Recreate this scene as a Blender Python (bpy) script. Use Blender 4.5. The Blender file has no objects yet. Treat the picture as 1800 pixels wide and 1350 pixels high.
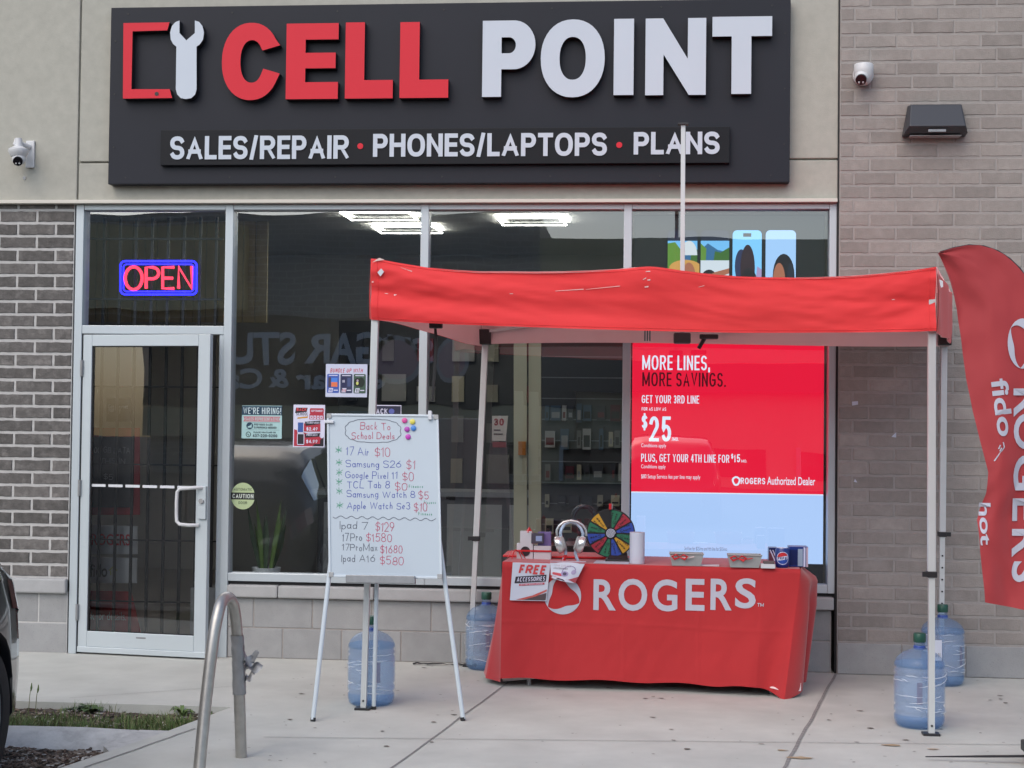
import bpy, bmesh, math, random, os
from mathutils import Vector, Matrix, noise
random.seed(7)
S = bpy.context.scene
COL = S.collection
R = math.radians

# ------------------------------------------------------------------ camera, sky, sun, exposure
FPX, YAW, PITCH, ROLL, DIST, EYE = 2700.0, R(5.2257), R(1.5169), R(.6534), 10.151, 1.58
_F = Vector((-math.sin(YAW)*math.cos(PITCH), math.cos(YAW)*math.cos(PITCH), math.sin(PITCH)))
_R0 = Vector((math.cos(YAW), math.sin(YAW), 0)); _U0 = _R0.cross(_F)
_R = _R0*math.cos(ROLL) + _U0*math.sin(ROLL); _U = _U0*math.cos(ROLL) - _R0*math.sin(ROLL)
CAM = Vector((DIST*math.sin(YAW), -DIST*math.cos(YAW), EYE))
cd = bpy.data.cameras.new('camera'); cam = bpy.data.objects.new('camera', cd); COL.objects.link(cam)
cd.sensor_width = 36; cd.lens = 36*FPX/1800; cd.clip_end = 500; cd.clip_start = .1
cam.matrix_world = Matrix(((_R.x, _U.x, -_F.x, CAM.x), (_R.y, _U.y, -_F.y, CAM.y), (_R.z, _U.z, -_F.z, CAM.z), (0, 0, 0, 1)))
S.camera = cam

SUN_EL, SUN_AZ = R(46), R(205)          # compass: light comes from the street side, a little from the door's side
w = bpy.data.worlds.new('World'); S.world = w; w.use_nodes = True
wn = w.node_tree.nodes; bg = wn['Background']
sky = wn.new('ShaderNodeTexSky'); sky.sky_type = 'NISHITA'; sky.sun_disc = False
sky.sun_elevation = SUN_EL; sky.sun_rotation = SUN_AZ; sky.air_density = 1.0; sky.dust_density = 2.5; sky.ozone_density = 1.0
w.node_tree.links.new(sky.outputs[0], bg.inputs[0]); bg.inputs[1].default_value = .15
sl = bpy.data.lights.new('sun', 'SUN'); sl.energy = .75; sl.angle = R(80); sl.color = (1, .975, .94)
sun = bpy.data.objects.new('sun', sl); COL.objects.link(sun)
sd = Vector((math.sin(SUN_AZ)*math.cos(SUN_EL), math.cos(SUN_AZ)*math.cos(SUN_EL), math.sin(SUN_EL)))
sun.rotation_euler = sd.to_track_quat('Z', 'Y').to_euler()
S.view_settings.view_transform = 'Standard'; S.view_settings.look = 'None'
S.view_settings.gamma = 1; S.view_settings.use_curve_mapping = False
S.view_settings.exposure = 0.5
S.cycles.use_denoising = True; S.cycles.max_bounces = 10; S.cycles.transparent_max_bounces = 24
S.cycles.sample_clamp_indirect = 6; S.cycles.caustics_reflective = False; S.cycles.caustics_refractive = False

def atY(px, py, Y=0.0):                # where the line of sight through a photo point meets the plane y = Y
    d = _F + _R*((px-900)/FPX) - _U*((py-675)/FPX); return CAM + d*((Y-CAM.y)/d.y)
def atZ(px, py, Z=0.0):
    d = _F + _R*((px-900)/FPX) - _U*((py-675)/FPX); return CAM + d*((Z-CAM.z)/d.z)

# ------------------------------------------------------------------ materials
def lin(c):
    c = c/255.0
    return c/12.92 if c <= .04045 else ((c+.055)/1.055)**2.4
def rgb(r, g, b): return (lin(r), lin(g), lin(b))
def mat(name, col, rough=.6, metal=0, var=0, vscale=6, bump=0, bscale=60, emit=0, coat=0, spec=.5, trans=0, alpha=1, rnd=0, detail=5, stain=0, sscale=1.2, sheen=0, dist=.004, speck=0):
    m = bpy.data.materials.new(name); m.use_nodes = True; nt = m.node_tree; b = nt.nodes['Principled BSDF']
    L = nt.links.new
    b.inputs['Base Color'].default_value = (*col, 1); b.inputs['Roughness'].default_value = rough; b.inputs['Metallic'].default_value = metal
    b.inputs['Specular IOR Level'].default_value = spec; b.inputs['Coat Weight'].default_value = coat
    b.inputs['Transmission Weight'].default_value = trans; b.inputs['Alpha'].default_value = alpha
    if sheen: b.inputs['Sheen Weight'].default_value = sheen
    if emit:
        b.inputs['Emission Color'].default_value = (*col, 1); b.inputs['Emission Strength'].default_value = emit
    g = nt.nodes.new('ShaderNodeNewGeometry') if (var or bump or stain or speck) else None
    cur = None
    def mixin(fac, c2):
        nonlocal cur
        mx = nt.nodes.new('ShaderNodeMix'); mx.data_type = 'RGBA'
        L(fac, mx.inputs[0])
        if cur is None: mx.inputs[6].default_value = (*col, 1)
        else: L(cur, mx.inputs[6])
        mx.inputs[7].default_value = (*c2, 1); cur = mx.outputs[2]
    def ntex(scale, det, lo, hi):
        n = nt.nodes.new('ShaderNodeTexNoise'); n.inputs['Scale'].default_value = scale; n.inputs['Detail'].default_value = det; n.inputs['Roughness'].default_value = .6
        L(g.outputs['Position'], n.inputs['Vector'])
        r = nt.nodes.new('ShaderNodeMapRange'); r.inputs[1].default_value = lo; r.inputs[2].default_value = hi
        L(n.outputs[0], r.inputs[0]); return r.outputs[0]
    if var:
        mixin(ntex(vscale, detail, .3, .7), tuple(c*(1-var) for c in col))
    if stain:
        mixin(ntex(sscale, 4, .52, .8), tuple(c*(1-stain) for c in col))
    if speck:
        mixin(ntex(160, 2, .64, .72), tuple(c*(1-speck) for c in col))
    if rnd:
        oi = nt.nodes.new('ShaderNodeObjectInfo'); hs = nt.nodes.new('ShaderNodeHueSaturation')
        r = nt.nodes.new('ShaderNodeMapRange'); r.inputs[3].default_value = 1-rnd; r.inputs[4].default_value = 1+rnd
        L(oi.outputs['Random'], r.inputs[0]); L(r.outputs[0], hs.inputs['Value'])
        if cur is None: hs.inputs['Color'].default_value = (*col, 1)
        else: L(cur, hs.inputs['Color'])
        cur = hs.outputs[0]
    if cur is not None:
        L(cur, b.inputs['Base Color'])
        if emit: L(cur, b.inputs['Emission Color'])
    if bump:
        n = nt.nodes.new('ShaderNodeTexNoise'); n.inputs['Scale'].default_value = bscale; n.inputs['Detail'].default_value = 4
        L(g.outputs['Position'], n.inputs['Vector'])
        bp = nt.nodes.new('ShaderNodeBump'); bp.inputs['Strength'].default_value = bump; bp.inputs['Distance'].default_value = dist
        L(n.outputs[0], bp.inputs['Height']); L(bp.outputs[0], b.inputs['Normal'])
    return m
def glassmat(name, tint, ior=1.9, rough=0.0, wob=0):
    m = bpy.data.materials.new(name); m.use_nodes = True; nt = m.node_tree; nt.nodes.clear(); L = nt.links.new
    o = nt.nodes.new('ShaderNodeOutputMaterial'); mx = nt.nodes.new('ShaderNodeMixShader')
    t = nt.nodes.new('ShaderNodeBsdfTransparent'); t.inputs[0].default_value = (*tint, 1)
    g = nt.nodes.new('ShaderNodeBsdfGlossy'); g.inputs['Roughness'].default_value = rough; g.inputs[0].default_value = (.95, .98, 1, 1)
    f = nt.nodes.new('ShaderNodeFresnel'); f.inputs[0].default_value = ior
    L(f.outputs[0], mx.inputs[0]); L(t.outputs[0], mx.inputs[1]); L(g.outputs[0], mx.inputs[2]); L(mx.outputs[0], o.inputs[0])
    if wob:
        p = nt.nodes.new('ShaderNodeNewGeometry'); n = nt.nodes.new('ShaderNodeTexNoise'); n.inputs['Scale'].default_value = 1.6; n.inputs['Detail'].default_value = 1
        bp = nt.nodes.new('ShaderNodeBump'); bp.inputs['Strength'].default_value = 1; bp.inputs['Distance'].default_value = wob
        L(p.outputs['Position'], n.inputs['Vector']); L(n.outputs[0], bp.inputs['Height']); L(bp.outputs[0], g.inputs['Normal'])
    return m

M = {}
M['stucco'] = mat('stucco', (.43, .424, .37), .9, var=.13, vscale=14, bump=.5, bscale=180, dist=.003, stain=.12, sscale=1.1)
M['flashing'] = mat('flashing', (.62, .59, .52), .5)
M['alu'] = mat('aluminium', (.51, .57, .60), .42, metal=.25, var=.05, vscale=2)
M['black'] = mat('black', (.012, .012, .014), .5)
M['blackp'] = mat('black plastic', (.02, .02, .022), .4)
M['block'] = mat('concrete block', (.335, .34, .34), .9, var=.14, vscale=9, bump=.4, bscale=220, speck=.35, rnd=.07, stain=.15, sscale=2.2)
M['sill'] = mat('precast sill', (.40, .405, .405), .85, var=.12, vscale=12, bump=.3, bscale=200, speck=.2, stain=.12, sscale=2)
M['mortar_light'] = mat('pale mortar', (.53, .525, .51), .95, var=.15, vscale=20, bump=.5, bscale=150)
M['mortar_grey'] = mat('grey mortar', (.345, .322, .303), .95, var=.15, vscale=20, bump=.5, bscale=150)
M['brick_dark'] = mat('dark grey brick', (.15, .141, .133), .9, var=.42, vscale=22, bump=.8, bscale=70, rnd=.25, stain=-.55, sscale=14, dist=.006, detail=8)
M['brick_pale'] = mat('pale taupe brick', (.290, .262, .240), .9, var=.14, vscale=25, bump=.6, bscale=110, rnd=.15, stain=-.22, sscale=5, dist=.004)
M['sign'] = mat('charcoal sign face', (.020, .022, .030), .5, spec=.22, var=.08, vscale=2)
M['sign2'] = mat('charcoal tagline face', (.010, .011, .014), .5, spec=.2)
M['red_face'] = mat('red acrylic', (.66, .030, .048), .45, spec=.2, var=.04, vscale=3)
M['white_face'] = mat('white acrylic', (.56, .62, .69), .45, spec=.2, var=.03, vscale=3)
M['ret'] = mat('letter return', (.02, .02, .022), .5)
M['concrete'] = mat('sidewalk concrete', (.52, .53, .488), .92, var=.19, vscale=2.4, bump=.35, bscale=240, stain=.3, sscale=.7, speck=.2, detail=9)
M['concrete2'] = mat('kerb concrete', (.52, .525, .51), .92, var=.3, vscale=9, bump=.9, bscale=70, stain=.4, sscale=9, speck=.3, detail=9)
M['joint'] = mat('joint filler', (.27, .262, .25), .95, var=.4, vscale=30)
M['crack'] = mat('scored joint', (.30, .295, .28), .95, var=.4, vscale=30)
M['asphalt'] = mat('asphalt', (.055, .055, .057), .95, var=.3, vscale=18, bump=.6, bscale=150)
M['soil'] = mat('soil', (.105, .085, .07), 1, var=.5, vscale=18, bump=1, bscale=60, detail=8, dist=.02)
def thin(m, col, k):                     # let some light through a cloth
    nt = m.node_tree; b = nt.nodes['Principled BSDF']; o = nt.nodes['Material Output']; t = nt.nodes.new('ShaderNodeBsdfTranslucent'); t.inputs[0].default_value = (*col, 1)
    x = nt.nodes.new('ShaderNodeMixShader'); x.inputs[0].default_value = k
    nt.links.new(b.outputs[0], x.inputs[1]); nt.links.new(t.outputs[0], x.inputs[2]); nt.links.new(x.outputs[0], o.inputs[0]); return m
M['canvas'] = thin(mat('red canopy cloth', (.92, .045, .05), .75, var=.06, vscale=5, sheen=.25, bump=.15, bscale=500, dist=.001), (.95, .25, .22), .25)
M['lining_roof'] = thin(mat('pale roof lining', (.90, .78, .78), .7), (.97, .85, .85), .6)
M['lining'] = thin(mat('pale canopy lining', (.90, .74, .74), .7, var=.05, vscale=4), (.95, .82, .82), .15)
M['roofcloth'] = thin(mat('red roof cloth', (.80, .05, .05), .75), (1, .5, .47), .72)
M['cloth'] = mat('red table cloth', (.47, .017, .021), .8, var=.08, vscale=4, sheen=.3, bump=.12, bscale=600, dist=.001)
M['flag'] = thin(mat('red flag cloth', (.46, .045, .052), .7, var=.08, vscale=4, sheen=.3), (.6, .08, .08), .25)
M['steel'] = mat('painted steel leg', (.60, .63, .63), .4, metal=.2, var=.06, vscale=8)
M['white'] = mat('white', (.62, .64, .67), .5)
M['wboard'] = mat('whiteboard', (.48, .555, .615), .28, var=.03, vscale=2)
M['wmetal'] = mat('white painted tube', (.56, .63, .68), .35)
M['print_white'] = mat('paper white', (.58, .62, .72), .6)
M['cloth_white'] = mat('printed white', (.48, .49, .57), .7)
M['gal'] = mat('galvanised pipe', (.47, .46, .43), .38, metal=.75, var=.25, vscale=14, bump=.1, bscale=90)
M['tape'] = mat('duct tape', (.30, .31, .32), .35, metal=.35, var=.2, vscale=20)
M['green_cap'] = mat('green cap', (.012, .075, .05), .45)
M['blue_band'] = mat('blue band', (.02, .06, .30), .4)
M['grey_bin'] = mat('grey bin', (.36, .37, .37), .5, var=.06, vscale=20)
M['ribbon'] = mat('red ribbon', (.62, .02, .025), .35)
M['silver'] = mat('silver', (.66, .67, .68), .22, metal=.7)
M['bluesilver'] = mat('blue white gloss', (.55, .68, .85), .12, metal=.35)
M['camwhite'] = mat('camera white', (.58, .59, .60), .35)
M['lens'] = mat('dark lens', (.01, .01, .013), .08)
M['lampblk'] = mat('dark bronze lamp', (.034, .037, .045), .4)
M['glass'] = glassmat('window glass', (.80, .84, .84), 2.4, 0, .0012)
M['glassdoor'] = glassmat('door glass', (.88, .9, .89), 2.0, 0, .001)
M['tint'] = glassmat('car glass', (.1, .11, .12), 1.6)
M['inwall'] = mat('shop wall', (.46, .45, .42), .8, var=.1, vscale=2)
M['tan_reflection'] = mat('tan reflection board', (.55, .47, .28), .6, var=.25, vscale=5)
M['infloor'] = mat('shop floor', (.24, .22, .20), .35)
M['inceil'] = mat('shop ceiling', (.62, .62, .60), .9)
M['slat'] = mat('dark display wall', (.06, .06, .064), .5)
M['beige'] = mat('beige curtain', (.50, .48, .35), .8, var=.1, vscale=3)
M['led'] = mat('ceiling light strip', (1, .97, .9), .5, emit=22)

# ------------------------------------------------------------------ mesh helpers
class MB:
    def __init__(s): s.v = []; s.f = []; s.m = []; s.mats = []
    def mi(s, m):
        m = M[m] if isinstance(m, str) else m
        if m not in s.mats: s.mats.append(m)
        return s.mats.index(m)
    def add(s, vs, fs, m=None):
        o = len(s.v); s.v += [tuple(v) for v in vs]; k = s.mi(m) if m else 0
        for f in fs: s.f.append([o+i for i in f]); s.m.append(k)
        return s
    def box(s, x0, x1, y0, y1, z0, z1, m=None):
        return s.add([(x0, y0, z0), (x1, y0, z0), (x1, y1, z0), (x0, y1, z0), (x0, y0, z1), (x1, y0, z1), (x1, y1, z1), (x0, y1, z1)],
                     [(0, 3, 2, 1), (4, 5, 6, 7), (0, 1, 5, 4), (1, 2, 6, 5), (2, 3, 7, 6), (3, 0, 4, 7)], m)
    def prism(s, poly, y0, y1, m=None, mside=None):          # poly of (x, z), extruded along y
        n = len(poly); o = len(s.v)
        s.add([(x, y0, z) for x, z in poly] + [(x, y1, z) for x, z in poly], [list(range(n)), list(range(2*n-1, n-1, -1))], m)
        k = s.mi(mside or m) if (mside or m) else 0
        for i in range(n):
            j = (i+1) % n; s.f.append([o+i, o+i+n, o+j+n, o+j]); s.m.append(k)
        return s
    def strip(s, A, B, y0, y1, m=None, mside=None, closed=False, ends=True):   # ring or band between outlines A and B
        n = len(A); o = len(s.v); s.v += [(x, y0, z) for x, z in A] + [(x, y0, z) for x, z in B] + [(x, y1, z) for x, z in A] + [(x, y1, z) for x, z in B]
        k = s.mi(m) if m else 0; k2 = s.mi(mside or m) if (mside or m) else 0
        for i in range(n if closed else n-1):
            j = (i+1) % n
            s.f.append([o+i, o+j, o+n+j, o+n+i]); s.m.append(k)
            s.f.append([o+i, o+2*n+i, o+2*n+j, o+j]); s.m.append(k2)
            s.f.append([o+n+i, o+n+j, o+3*n+j, o+3*n+i]); s.m.append(k2)
        if not closed and ends:
            s.f.append([o, o+n, o+3*n, o+2*n]); s.m.append(k2); s.f.append([o+n-1, o+3*n-1, o+4*n-1, o+2*n-1]); s.m.append(k2)
        return s
    def tube(s, pts, r, n=8, m=None, caps=True, flat=None):
        pts = [Vector(p) for p in pts]; o = len(s.v); k = s.mi(m) if m else 0; up = None
        for i, p in enumerate(pts):
            d = (pts[min(i+1, len(pts)-1)] - pts[max(i-1, 0)]).normalized()
            if up is None: up = Vector((0, 0, 1)) if abs(d.z) < .9 else Vector((0, 1, 0))
            a = d.cross(up).normalized(); b = a.cross(d).normalized(); up = b
            rr = r[i] if isinstance(r, (list, tuple)) else r
            for j in range(n):
                t = 2*math.pi*(j+.5)/n
                s.v.append(tuple(p + a*math.cos(t)*rr + b*math.sin(t)*rr*(flat or 1)))
        for i in range(len(pts)-1):
            for j in range(n):
                q = (j+1) % n; s.f.append([o+i*n+j, o+i*n+q, o+(i+1)*n+q, o+(i+1)*n+j]); s.m.append(k)
        if caps:
            s.f.append([o+j for j in range(n)][::-1]); s.m.append(k); s.f.append([o+(len(pts)-1)*n+j for j in range(n)]); s.m.append(k)
        return s
    def lathe(s, prof, c=(0, 0, 0), n=24, m=None, axis='z'):
        o = len(s.v); k = s.mi(m) if m else 0
        for r, h in prof:
            for j in range(n):
                t = 2*math.pi*j/n; a, b = r*math.cos(t), r*math.sin(t)
                p = (a, b, h) if axis == 'z' else ((a, h, b) if axis == 'y' else (h, a, b))
                s.v.append((c[0]+p[0], c[1]+p[1], c[2]+p[2]))
        for i in range(len(prof)-1):
            for j in range(n):
                q = (j+1) % n; s.f.append([o+i*n+j, o+i*n+q, o+(i+1)*n+q, o+(i+1)*n+j]); s.m.append(k)
        for i in (0, len(prof)-1):
            if prof[i][0] > 1e-6: s.f.append([o+i*n+j for j in range(n)]); s.m.append(k)
        return s
    def grid(s, fn, nu, nv, m=None):
        o = len(s.v); k = s.mi(m) if m else 0
        for i in range(nu+1):
            for j in range(nv+1): s.v.append(tuple(fn(i/nu, j/nv)))
        for i in range(nu):
            for j in range(nv):
                a = o+i*(nv+1)+j; s.f.append([a, a+nv+1, a+nv+2, a+1]); s.m.append(k)
        return s
    def tf(s, fn): s.v = [tuple(fn(Vector(v))) for v in s.v]; return s
    def mesh(s, name, m=None, smooth=False, angle=40, fix=True):
        me = bpy.data.meshes.new(name); me.from_pydata(s.v, [], s.f)
        if s.mats:
            for q in s.mats: me.materials.append(q)
            me.polygons.foreach_set('material_index', s.m)
        else: me.materials.append(M[m] if isinstance(m, str) else m)
        if fix:
            b = bmesh.new(); b.from_mesh(me); bmesh.ops.recalc_face_normals(b, faces=b.faces); b.to_mesh(me); b.free()
        if smooth:
            me.polygons.foreach_set('use_smooth', [True]*len(me.polygons)); me.set_sharp_from_angle(angle=R(angle))
        me.update(); return me
    def build(s, name, m=None, parent=None, smooth=False, bevel=0, angle=40, loc=None, fix=True):
        o = bpy.data.objects.new(name, s.mesh(name, m, smooth, angle, fix)); COL.objects.link(o)
        if parent is not None: attach(o, parent)
        if loc is not None: o.location = Vector(loc) - (origin(parent) if parent is not None else Vector())
        if bevel:
            bv = o.modifiers.new('bevel', 'BEVEL'); bv.width = bevel; bv.segments = 2; bv.limit_method = 'ANGLE'; bv.angle_limit = R(50)
        return o
def origin(o):
    p = Vector()
    while o is not None: p += o.location; o = o.parent
    return p
def attach(o, parent): o.parent = parent; o.location = -origin(parent)
def tag(o, label=None, cat=None, group=None, kind=None):
    if label: o['label'] = label
    if cat: o['category'] = cat
    if group: o['group'] = group
    if kind: o['kind'] = kind
    return o
def thing(name, label, cat, loc, group=None):
    o = bpy.data.objects.new(name, None); COL.objects.link(o); o.location = loc; o.empty_display_size = .1
    return tag(o, label, cat, group)
def struct(name, mb, m=None, **k): return tag(mb.build(name, m, **k), kind='structure')
def copypart(src, parent, loc, name=None):       # another piece sharing the mesh
    o = src.copy(); COL.objects.link(o); o.parent = parent; o.location = Vector(loc) - origin(parent); return o

# ------------------------------------------------------------------ lettering drawn as strokes
def arc(cx, cy, rx, ry, a0, a1, n=12, p=1.0):
    out = []
    for i in range(n+1):
        t = R(a0+(a1-a0)*i/n); c, q = math.cos(t), math.sin(t)
        out.append((cx+rx*math.copysign(abs(c)**p, c), cy+ry*math.copysign(abs(q)**p, q)))
    return out
Q = .86
GL = {
 'A': (.98, [[(0, 0), (.5, 1), (1, 0)], [(.17, .3), (.83, .3)]]),
 'B': (.86, [[(0, 0), (0, 1)], [(0, 1), (.58, 1)]+arc(.58, .76, .36, .24, 80, -80, 8)+[(.58, .52), (0, .52)], [(.1, .52), (.62, .52)]+arc(.62, .26, .38, .26, 80, -80, 8)+[(.62, 0), (0, 0)]]),
 'C': (.92, [arc(.5, .5, .5, .5, 42, 318, 22, Q)]),
 'D': (.9, [[(0, 0), (0, 1), (.42, 1)]+arc(.42, .5, .58, .5, 84, -84, 14)+[(.42, 0), (0, 0)]]),
 'E': (.74, [[(1, 0), (0, 0), (0, 1), (1, 1)], [(0, .52), (.92, .52)]]),
 'F': (.7, [[(0, 0), (0, 1), (1, 1)], [(0, .5), (.9, .5)]]),
 'G': (.98, [arc(.5, .5, .5, .5, 42, 325, 22, Q)+[(1, .18), (1, .48), (.55, .48)]]),
 'H': (.9, [[(0, 0), (0, 1)], [(1, 0), (1, 1)], [(0, .52), (1, .52)]]),
 'I': (0, [[(0, 0), (0, 1)]]), 'J': (.7, [[(1, 1), (1, .3)]+arc(.5, .3, .5, .3, 0, -180, 8)]),
 'K': (.92, [[(0, 0), (0, 1)], [(.98, 1), (.05, .42)], [(.3, .58), (1, 0)]]),
 'L': (.7, [[(0, 1), (0, 0), (1, 0)]]),
 'M': (1.15, [[(0, 0), (0, 1)], [(1, 0), (1, 1)], [(0, 1), (.5, .12)], [(.5, .12), (1, 1)]]), 'N': (.9, [[(0, 0), (0, 1)], [(1, 0), (1, 1)], [(0, 1), (1, 0)]]),
 'O': (1.0, [arc(.5, .5, .5, .5, 0, 360, 28, Q)]),
 'P': (.84, [[(0, 0), (0, 1)], [(0, 1), (.6, 1)]+arc(.6, .73, .4, .27, 80, -80, 8)+[(.6, .46), (0, .46)]]),
 'Q': (1.0, [arc(.5, .5, .5, .5, 0, 360, 24, Q), [(.6, .3), (1, 0)]]),
 'R': (.9, [[(0, 0), (0, 1)], [(0, 1), (.6, 1)]+arc(.6, .74, .38, .26, 80, -80, 8)+[(.6, .48), (0, .48)], [(.5, .48), (1, 0)]]),
 'S': (.84, [arc(.5, .75, .5, .25, 25, 255, 14, .9)+arc(.5, .25, .5, .25, 75, -155, 14, .9)]),
 'T': (.84, [[(0, 1), (1, 1)], [(.5, 1), (.5, 0)]]), 'U': (.9, [[(0, 1), (0, .35)]+arc(.5, .35, .5, .35, 180, 360, 12)+[(1, 1)]]),
 'V': (.95, [[(0, 1), (.5, 0), (1, 1)]]), 'W': (1.35, [[(0, 1), (.26, 0), (.5, .95), (.74, 0), (1, 1)]]),
 'X': (.9, [[(0, 0), (1, 1)], [(0, 1), (1, 0)]]), 'Y': (.92, [[(0, 1), (.5, .45), (1, 1)], [(.5, .45), (.5, 0)]]), 'Z': (.85, [[(0, 1), (1, 1), (0, 0), (1, 0)]]),
 '0': (.8, [arc(.5, .5, .5, .5, 0, 360, 24, Q)]), '1': (.42, [[(0, .75), (.75, 1), (.75, 0)]]),
 '2': (.78, [arc(.5, .7, .48, .3, 165, -25, 12)+[(0, 0)], [(0, 0), (1, 0)]]), '3': (.78, [arc(.48, .75, .45, .25, 150, -80, 10)+arc(.48, .26, .5, .26, 80, -150, 10)]),
 '4': (.82, [[(.75, 0), (.75, 1)], [(.72, 1), (0, .28)], [(0, .28), (1, .28)]]), '5': (.78, [[(.9, 1), (.12, 1), (.05, .55)]+arc(.48, .31, .5, .31, 140, -150, 14)]),
 '6': (.8, [[(.8, 1), (.2, .55)]+arc(.5, .3, .48, .3, 150, -210, 18)]), '7': (.74, [[(0, 1), (1, 1)], [(1, 1), (.35, 0)]]),
 '8': (.8, [arc(.5, .75, .42, .25, -90, 270, 16), arc(.5, .25, .5, .25, 90, 450, 18)]), '9': (.8, [[(.25, 0), (.95, .55)]+arc(.5, .7, .48, .3, -20, 340, 18)]),
 '/': (.5, [[(0, -.04), (1, 1.04)]]), '.': (0, [[(0, 0), (0, .02)]]), ',': (.12, [[(1, .08), (0, -.16)]]), "'": (0, [[(0, 1), (0, .75)]]),
 '!': (0, [[(0, 1), (0, .35)], [(0, .02), (0, 0)]]), '-': (.45, [[(0, .42), (1, .42)]]), '+': (.5, [[(0, .4), (1, .4)], [(.5, .15), (.5, .65)]]),
 '$': (.8, [arc(.5, .73, .5, .22, 25, 255, 12, .9)+arc(.5, .27, .5, .22, 75, -155, 12, .9), [(.5, 1.12), (.5, -.12)]]),
 'a': (.55, [arc(.45, .27, .45, .27, 0, 360, 14), [(.92, .56), (.92, .05), (1.05, 0)]]), 'b': (.5, [[(0, 1), (0, 0)], arc(.5, .27, .5, .27, 0, 360, 14)]),
 'c': (.5, [arc(.5, .27, .5, .27, 50, 310, 12)]), 'd': (.55, [arc(.45, .27, .45, .27, 0, 360, 14), [(.92, 1), (.92, 0)]]),
 'e': (.5, [[(.02, .28), (.95, .3)]+arc(.48, .27, .48, .27, 10, 310, 14)]), 'f': (.4, [arc(.6, .8, .35, .2, 20, 180, 6)+[(.25, 0)], [(0, .5), (.7, .5)]]),
 'g': (.55, [arc(.45, .27, .45, .27, 0, 360, 14), [(.92, .56), (.92, -.1)]+arc(.5, -.12, .42, .2, 0, -150, 8)]),
 'h': (.5, [[(0, 1), (0, 0)], [(0, .25)]+arc(.45, .32, .45, .24, 170, 10, 8)+[(.92, 0)]]), 'i': (.16, [[(.5, .54), (.5, 0)], [(.5, .74), (.5, .78)]]),
 'k': (.5, [[(0, 1), (0, 0)], [(.8, .52), (0, .22), (.9, 0)]]), 'l': (.14, [[(.5, 1), (.5, 0)]]),
 'm': (.8, [[(0, .54), (0, 0)], [(0, .3)]+arc(.24, .34, .24, .2, 170, 0, 6)+[(.48, 0)], [(.48, .3)]+arc(.74, .34, .24, .2, 170, 0, 6)+[(1, 0)]]),
 'n': (.5, [[(0, .54), (0, 0)], [(0, .28)]+arc(.45, .32, .45, .22, 170, 10, 8)+[(.92, 0)]]), 'o': (.52, [arc(.5, .27, .5, .27, 0, 360, 14)]),
 'p': (.5, [[(0, .56), (0, -.38)], arc(.5, .27, .5, .27, 0, 360, 14)]), 'r': (.36, [[(0, .54), (0, 0)], [(0, .3)]+arc(.5, .3, .5, .24, 170, 40, 6)]),
 's': (.42, [arc(.5, .41, .45, .14, 30, 255, 8)+arc(.5, .14, .5, .14, 75, -150, 8)]), 't': (.36, [[(.45, .9), (.45, .08), (.8, 0)], [(0, .56), (.95, .56)]]),
 'u': (.5, [[(0, .54), (0, .22)]+arc(.45, .22, .45, .22, 180, 350, 8)+[(.92, .54), (.92, 0)]]), 'v': (.5, [[(0, .54), (.5, 0), (1, .54)]]),
 'w': (.7, [[(0, .54), (.25, 0), (.5, .5), (.75, 0), (1, .54)]]), 'x': (.48, [[(0, .54), (1, 0)], [(1, .54), (0, 0)]]), 'y': (.5, [[(0, .54), (.5, 0)], [(1, .54), (.3, -.36)]]),
 '*': (.7, [[(.5, 0), (.5, 1)], [(0, .2), (1, .8)], [(0, .8), (1, .2)], [(.15, .5), (.9, .5)]]), ' ': (.36, []),
}
def ribbon(pts, t, square=False):
    P = [Vector(p) for p in pts]; closed = (P[0]-P[-1]).length < 1e-6 and len(P) > 3
    if square and not closed:
        P[0] = P[0] + (P[0]-P[1]).normalized()*t/2; P[-1] = P[-1] + (P[-1]-P[-2]).normalized()*t/2
    if closed: P = P[:-1]
    n = len(P); Lf, Rt = [], []
    for i in range(n):
        a = P[(i-1) % n] if (closed or i > 0) else None; b = P[(i+1) % n] if (closed or i < n-1) else None
        d1 = (P[i]-a).normalized() if a is not None else None; d2 = (b-P[i]).normalized() if b is not None else None
        if d1 is None: d1 = d2
        if d2 is None: d2 = d1
        nn = Vector((-d1.y, d1.x)) + Vector((-d2.y, d2.x))
        if nn.length < 1e-4: nn = Vector((-d1.y, d1.x))
        nn.normalize(); k = 1/max(.34, nn.dot(Vector((-d1.y, d1.x))))
        Lf.append(P[i]+nn*t/2*k); Rt.append(P[i]-nn*t/2*k)
    if closed: Lf.append(Lf[0].copy()); Rt.append(Rt[0].copy())
    return Lf, Rt
def layout(txt, h, t, W=None, gap=None, cond=1.0, wob=0):
    """strokes for txt: list of polylines (centre lines) and the total width; caps height h, stroke t"""
    gap = gap if gap is not None else .14*h
    def width(cnd):
        x = 0
        for c in txt:
            wf = GL[c][0]
            x += (wf*h*cnd*.62 if c == ' ' else max(t, wf*h*.8*cnd)) + gap
        return x-gap
    if W is not None:
        lo, hi = .15, 4.0
        for _ in range(30):
            mid = (lo+hi)/2
            if width(mid) < W: lo = mid
            else: hi = mid
        cond = lo
    out = []; x = 0
    for c in txt:
        wf, pls = GL[c]; cw = wf*h*cond*.62 if c == ' ' else max(t, wf*h*.8*cond)
        dy, sc, sl_ = random.uniform(-wob, wob)*h, 1+random.uniform(-1.3, 1.6)*wob, random.uniform(-.4, 1.6)*wob
        for pl in pls:
            out.append([((x+t/2+px*(cw-t) if cw > t else x+cw/2)+sl_*py*h, dy+(t/2+py*(h-t))*sc) for px, py in pl])
        x += cw+gap
    return out, x-gap, cond

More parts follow.
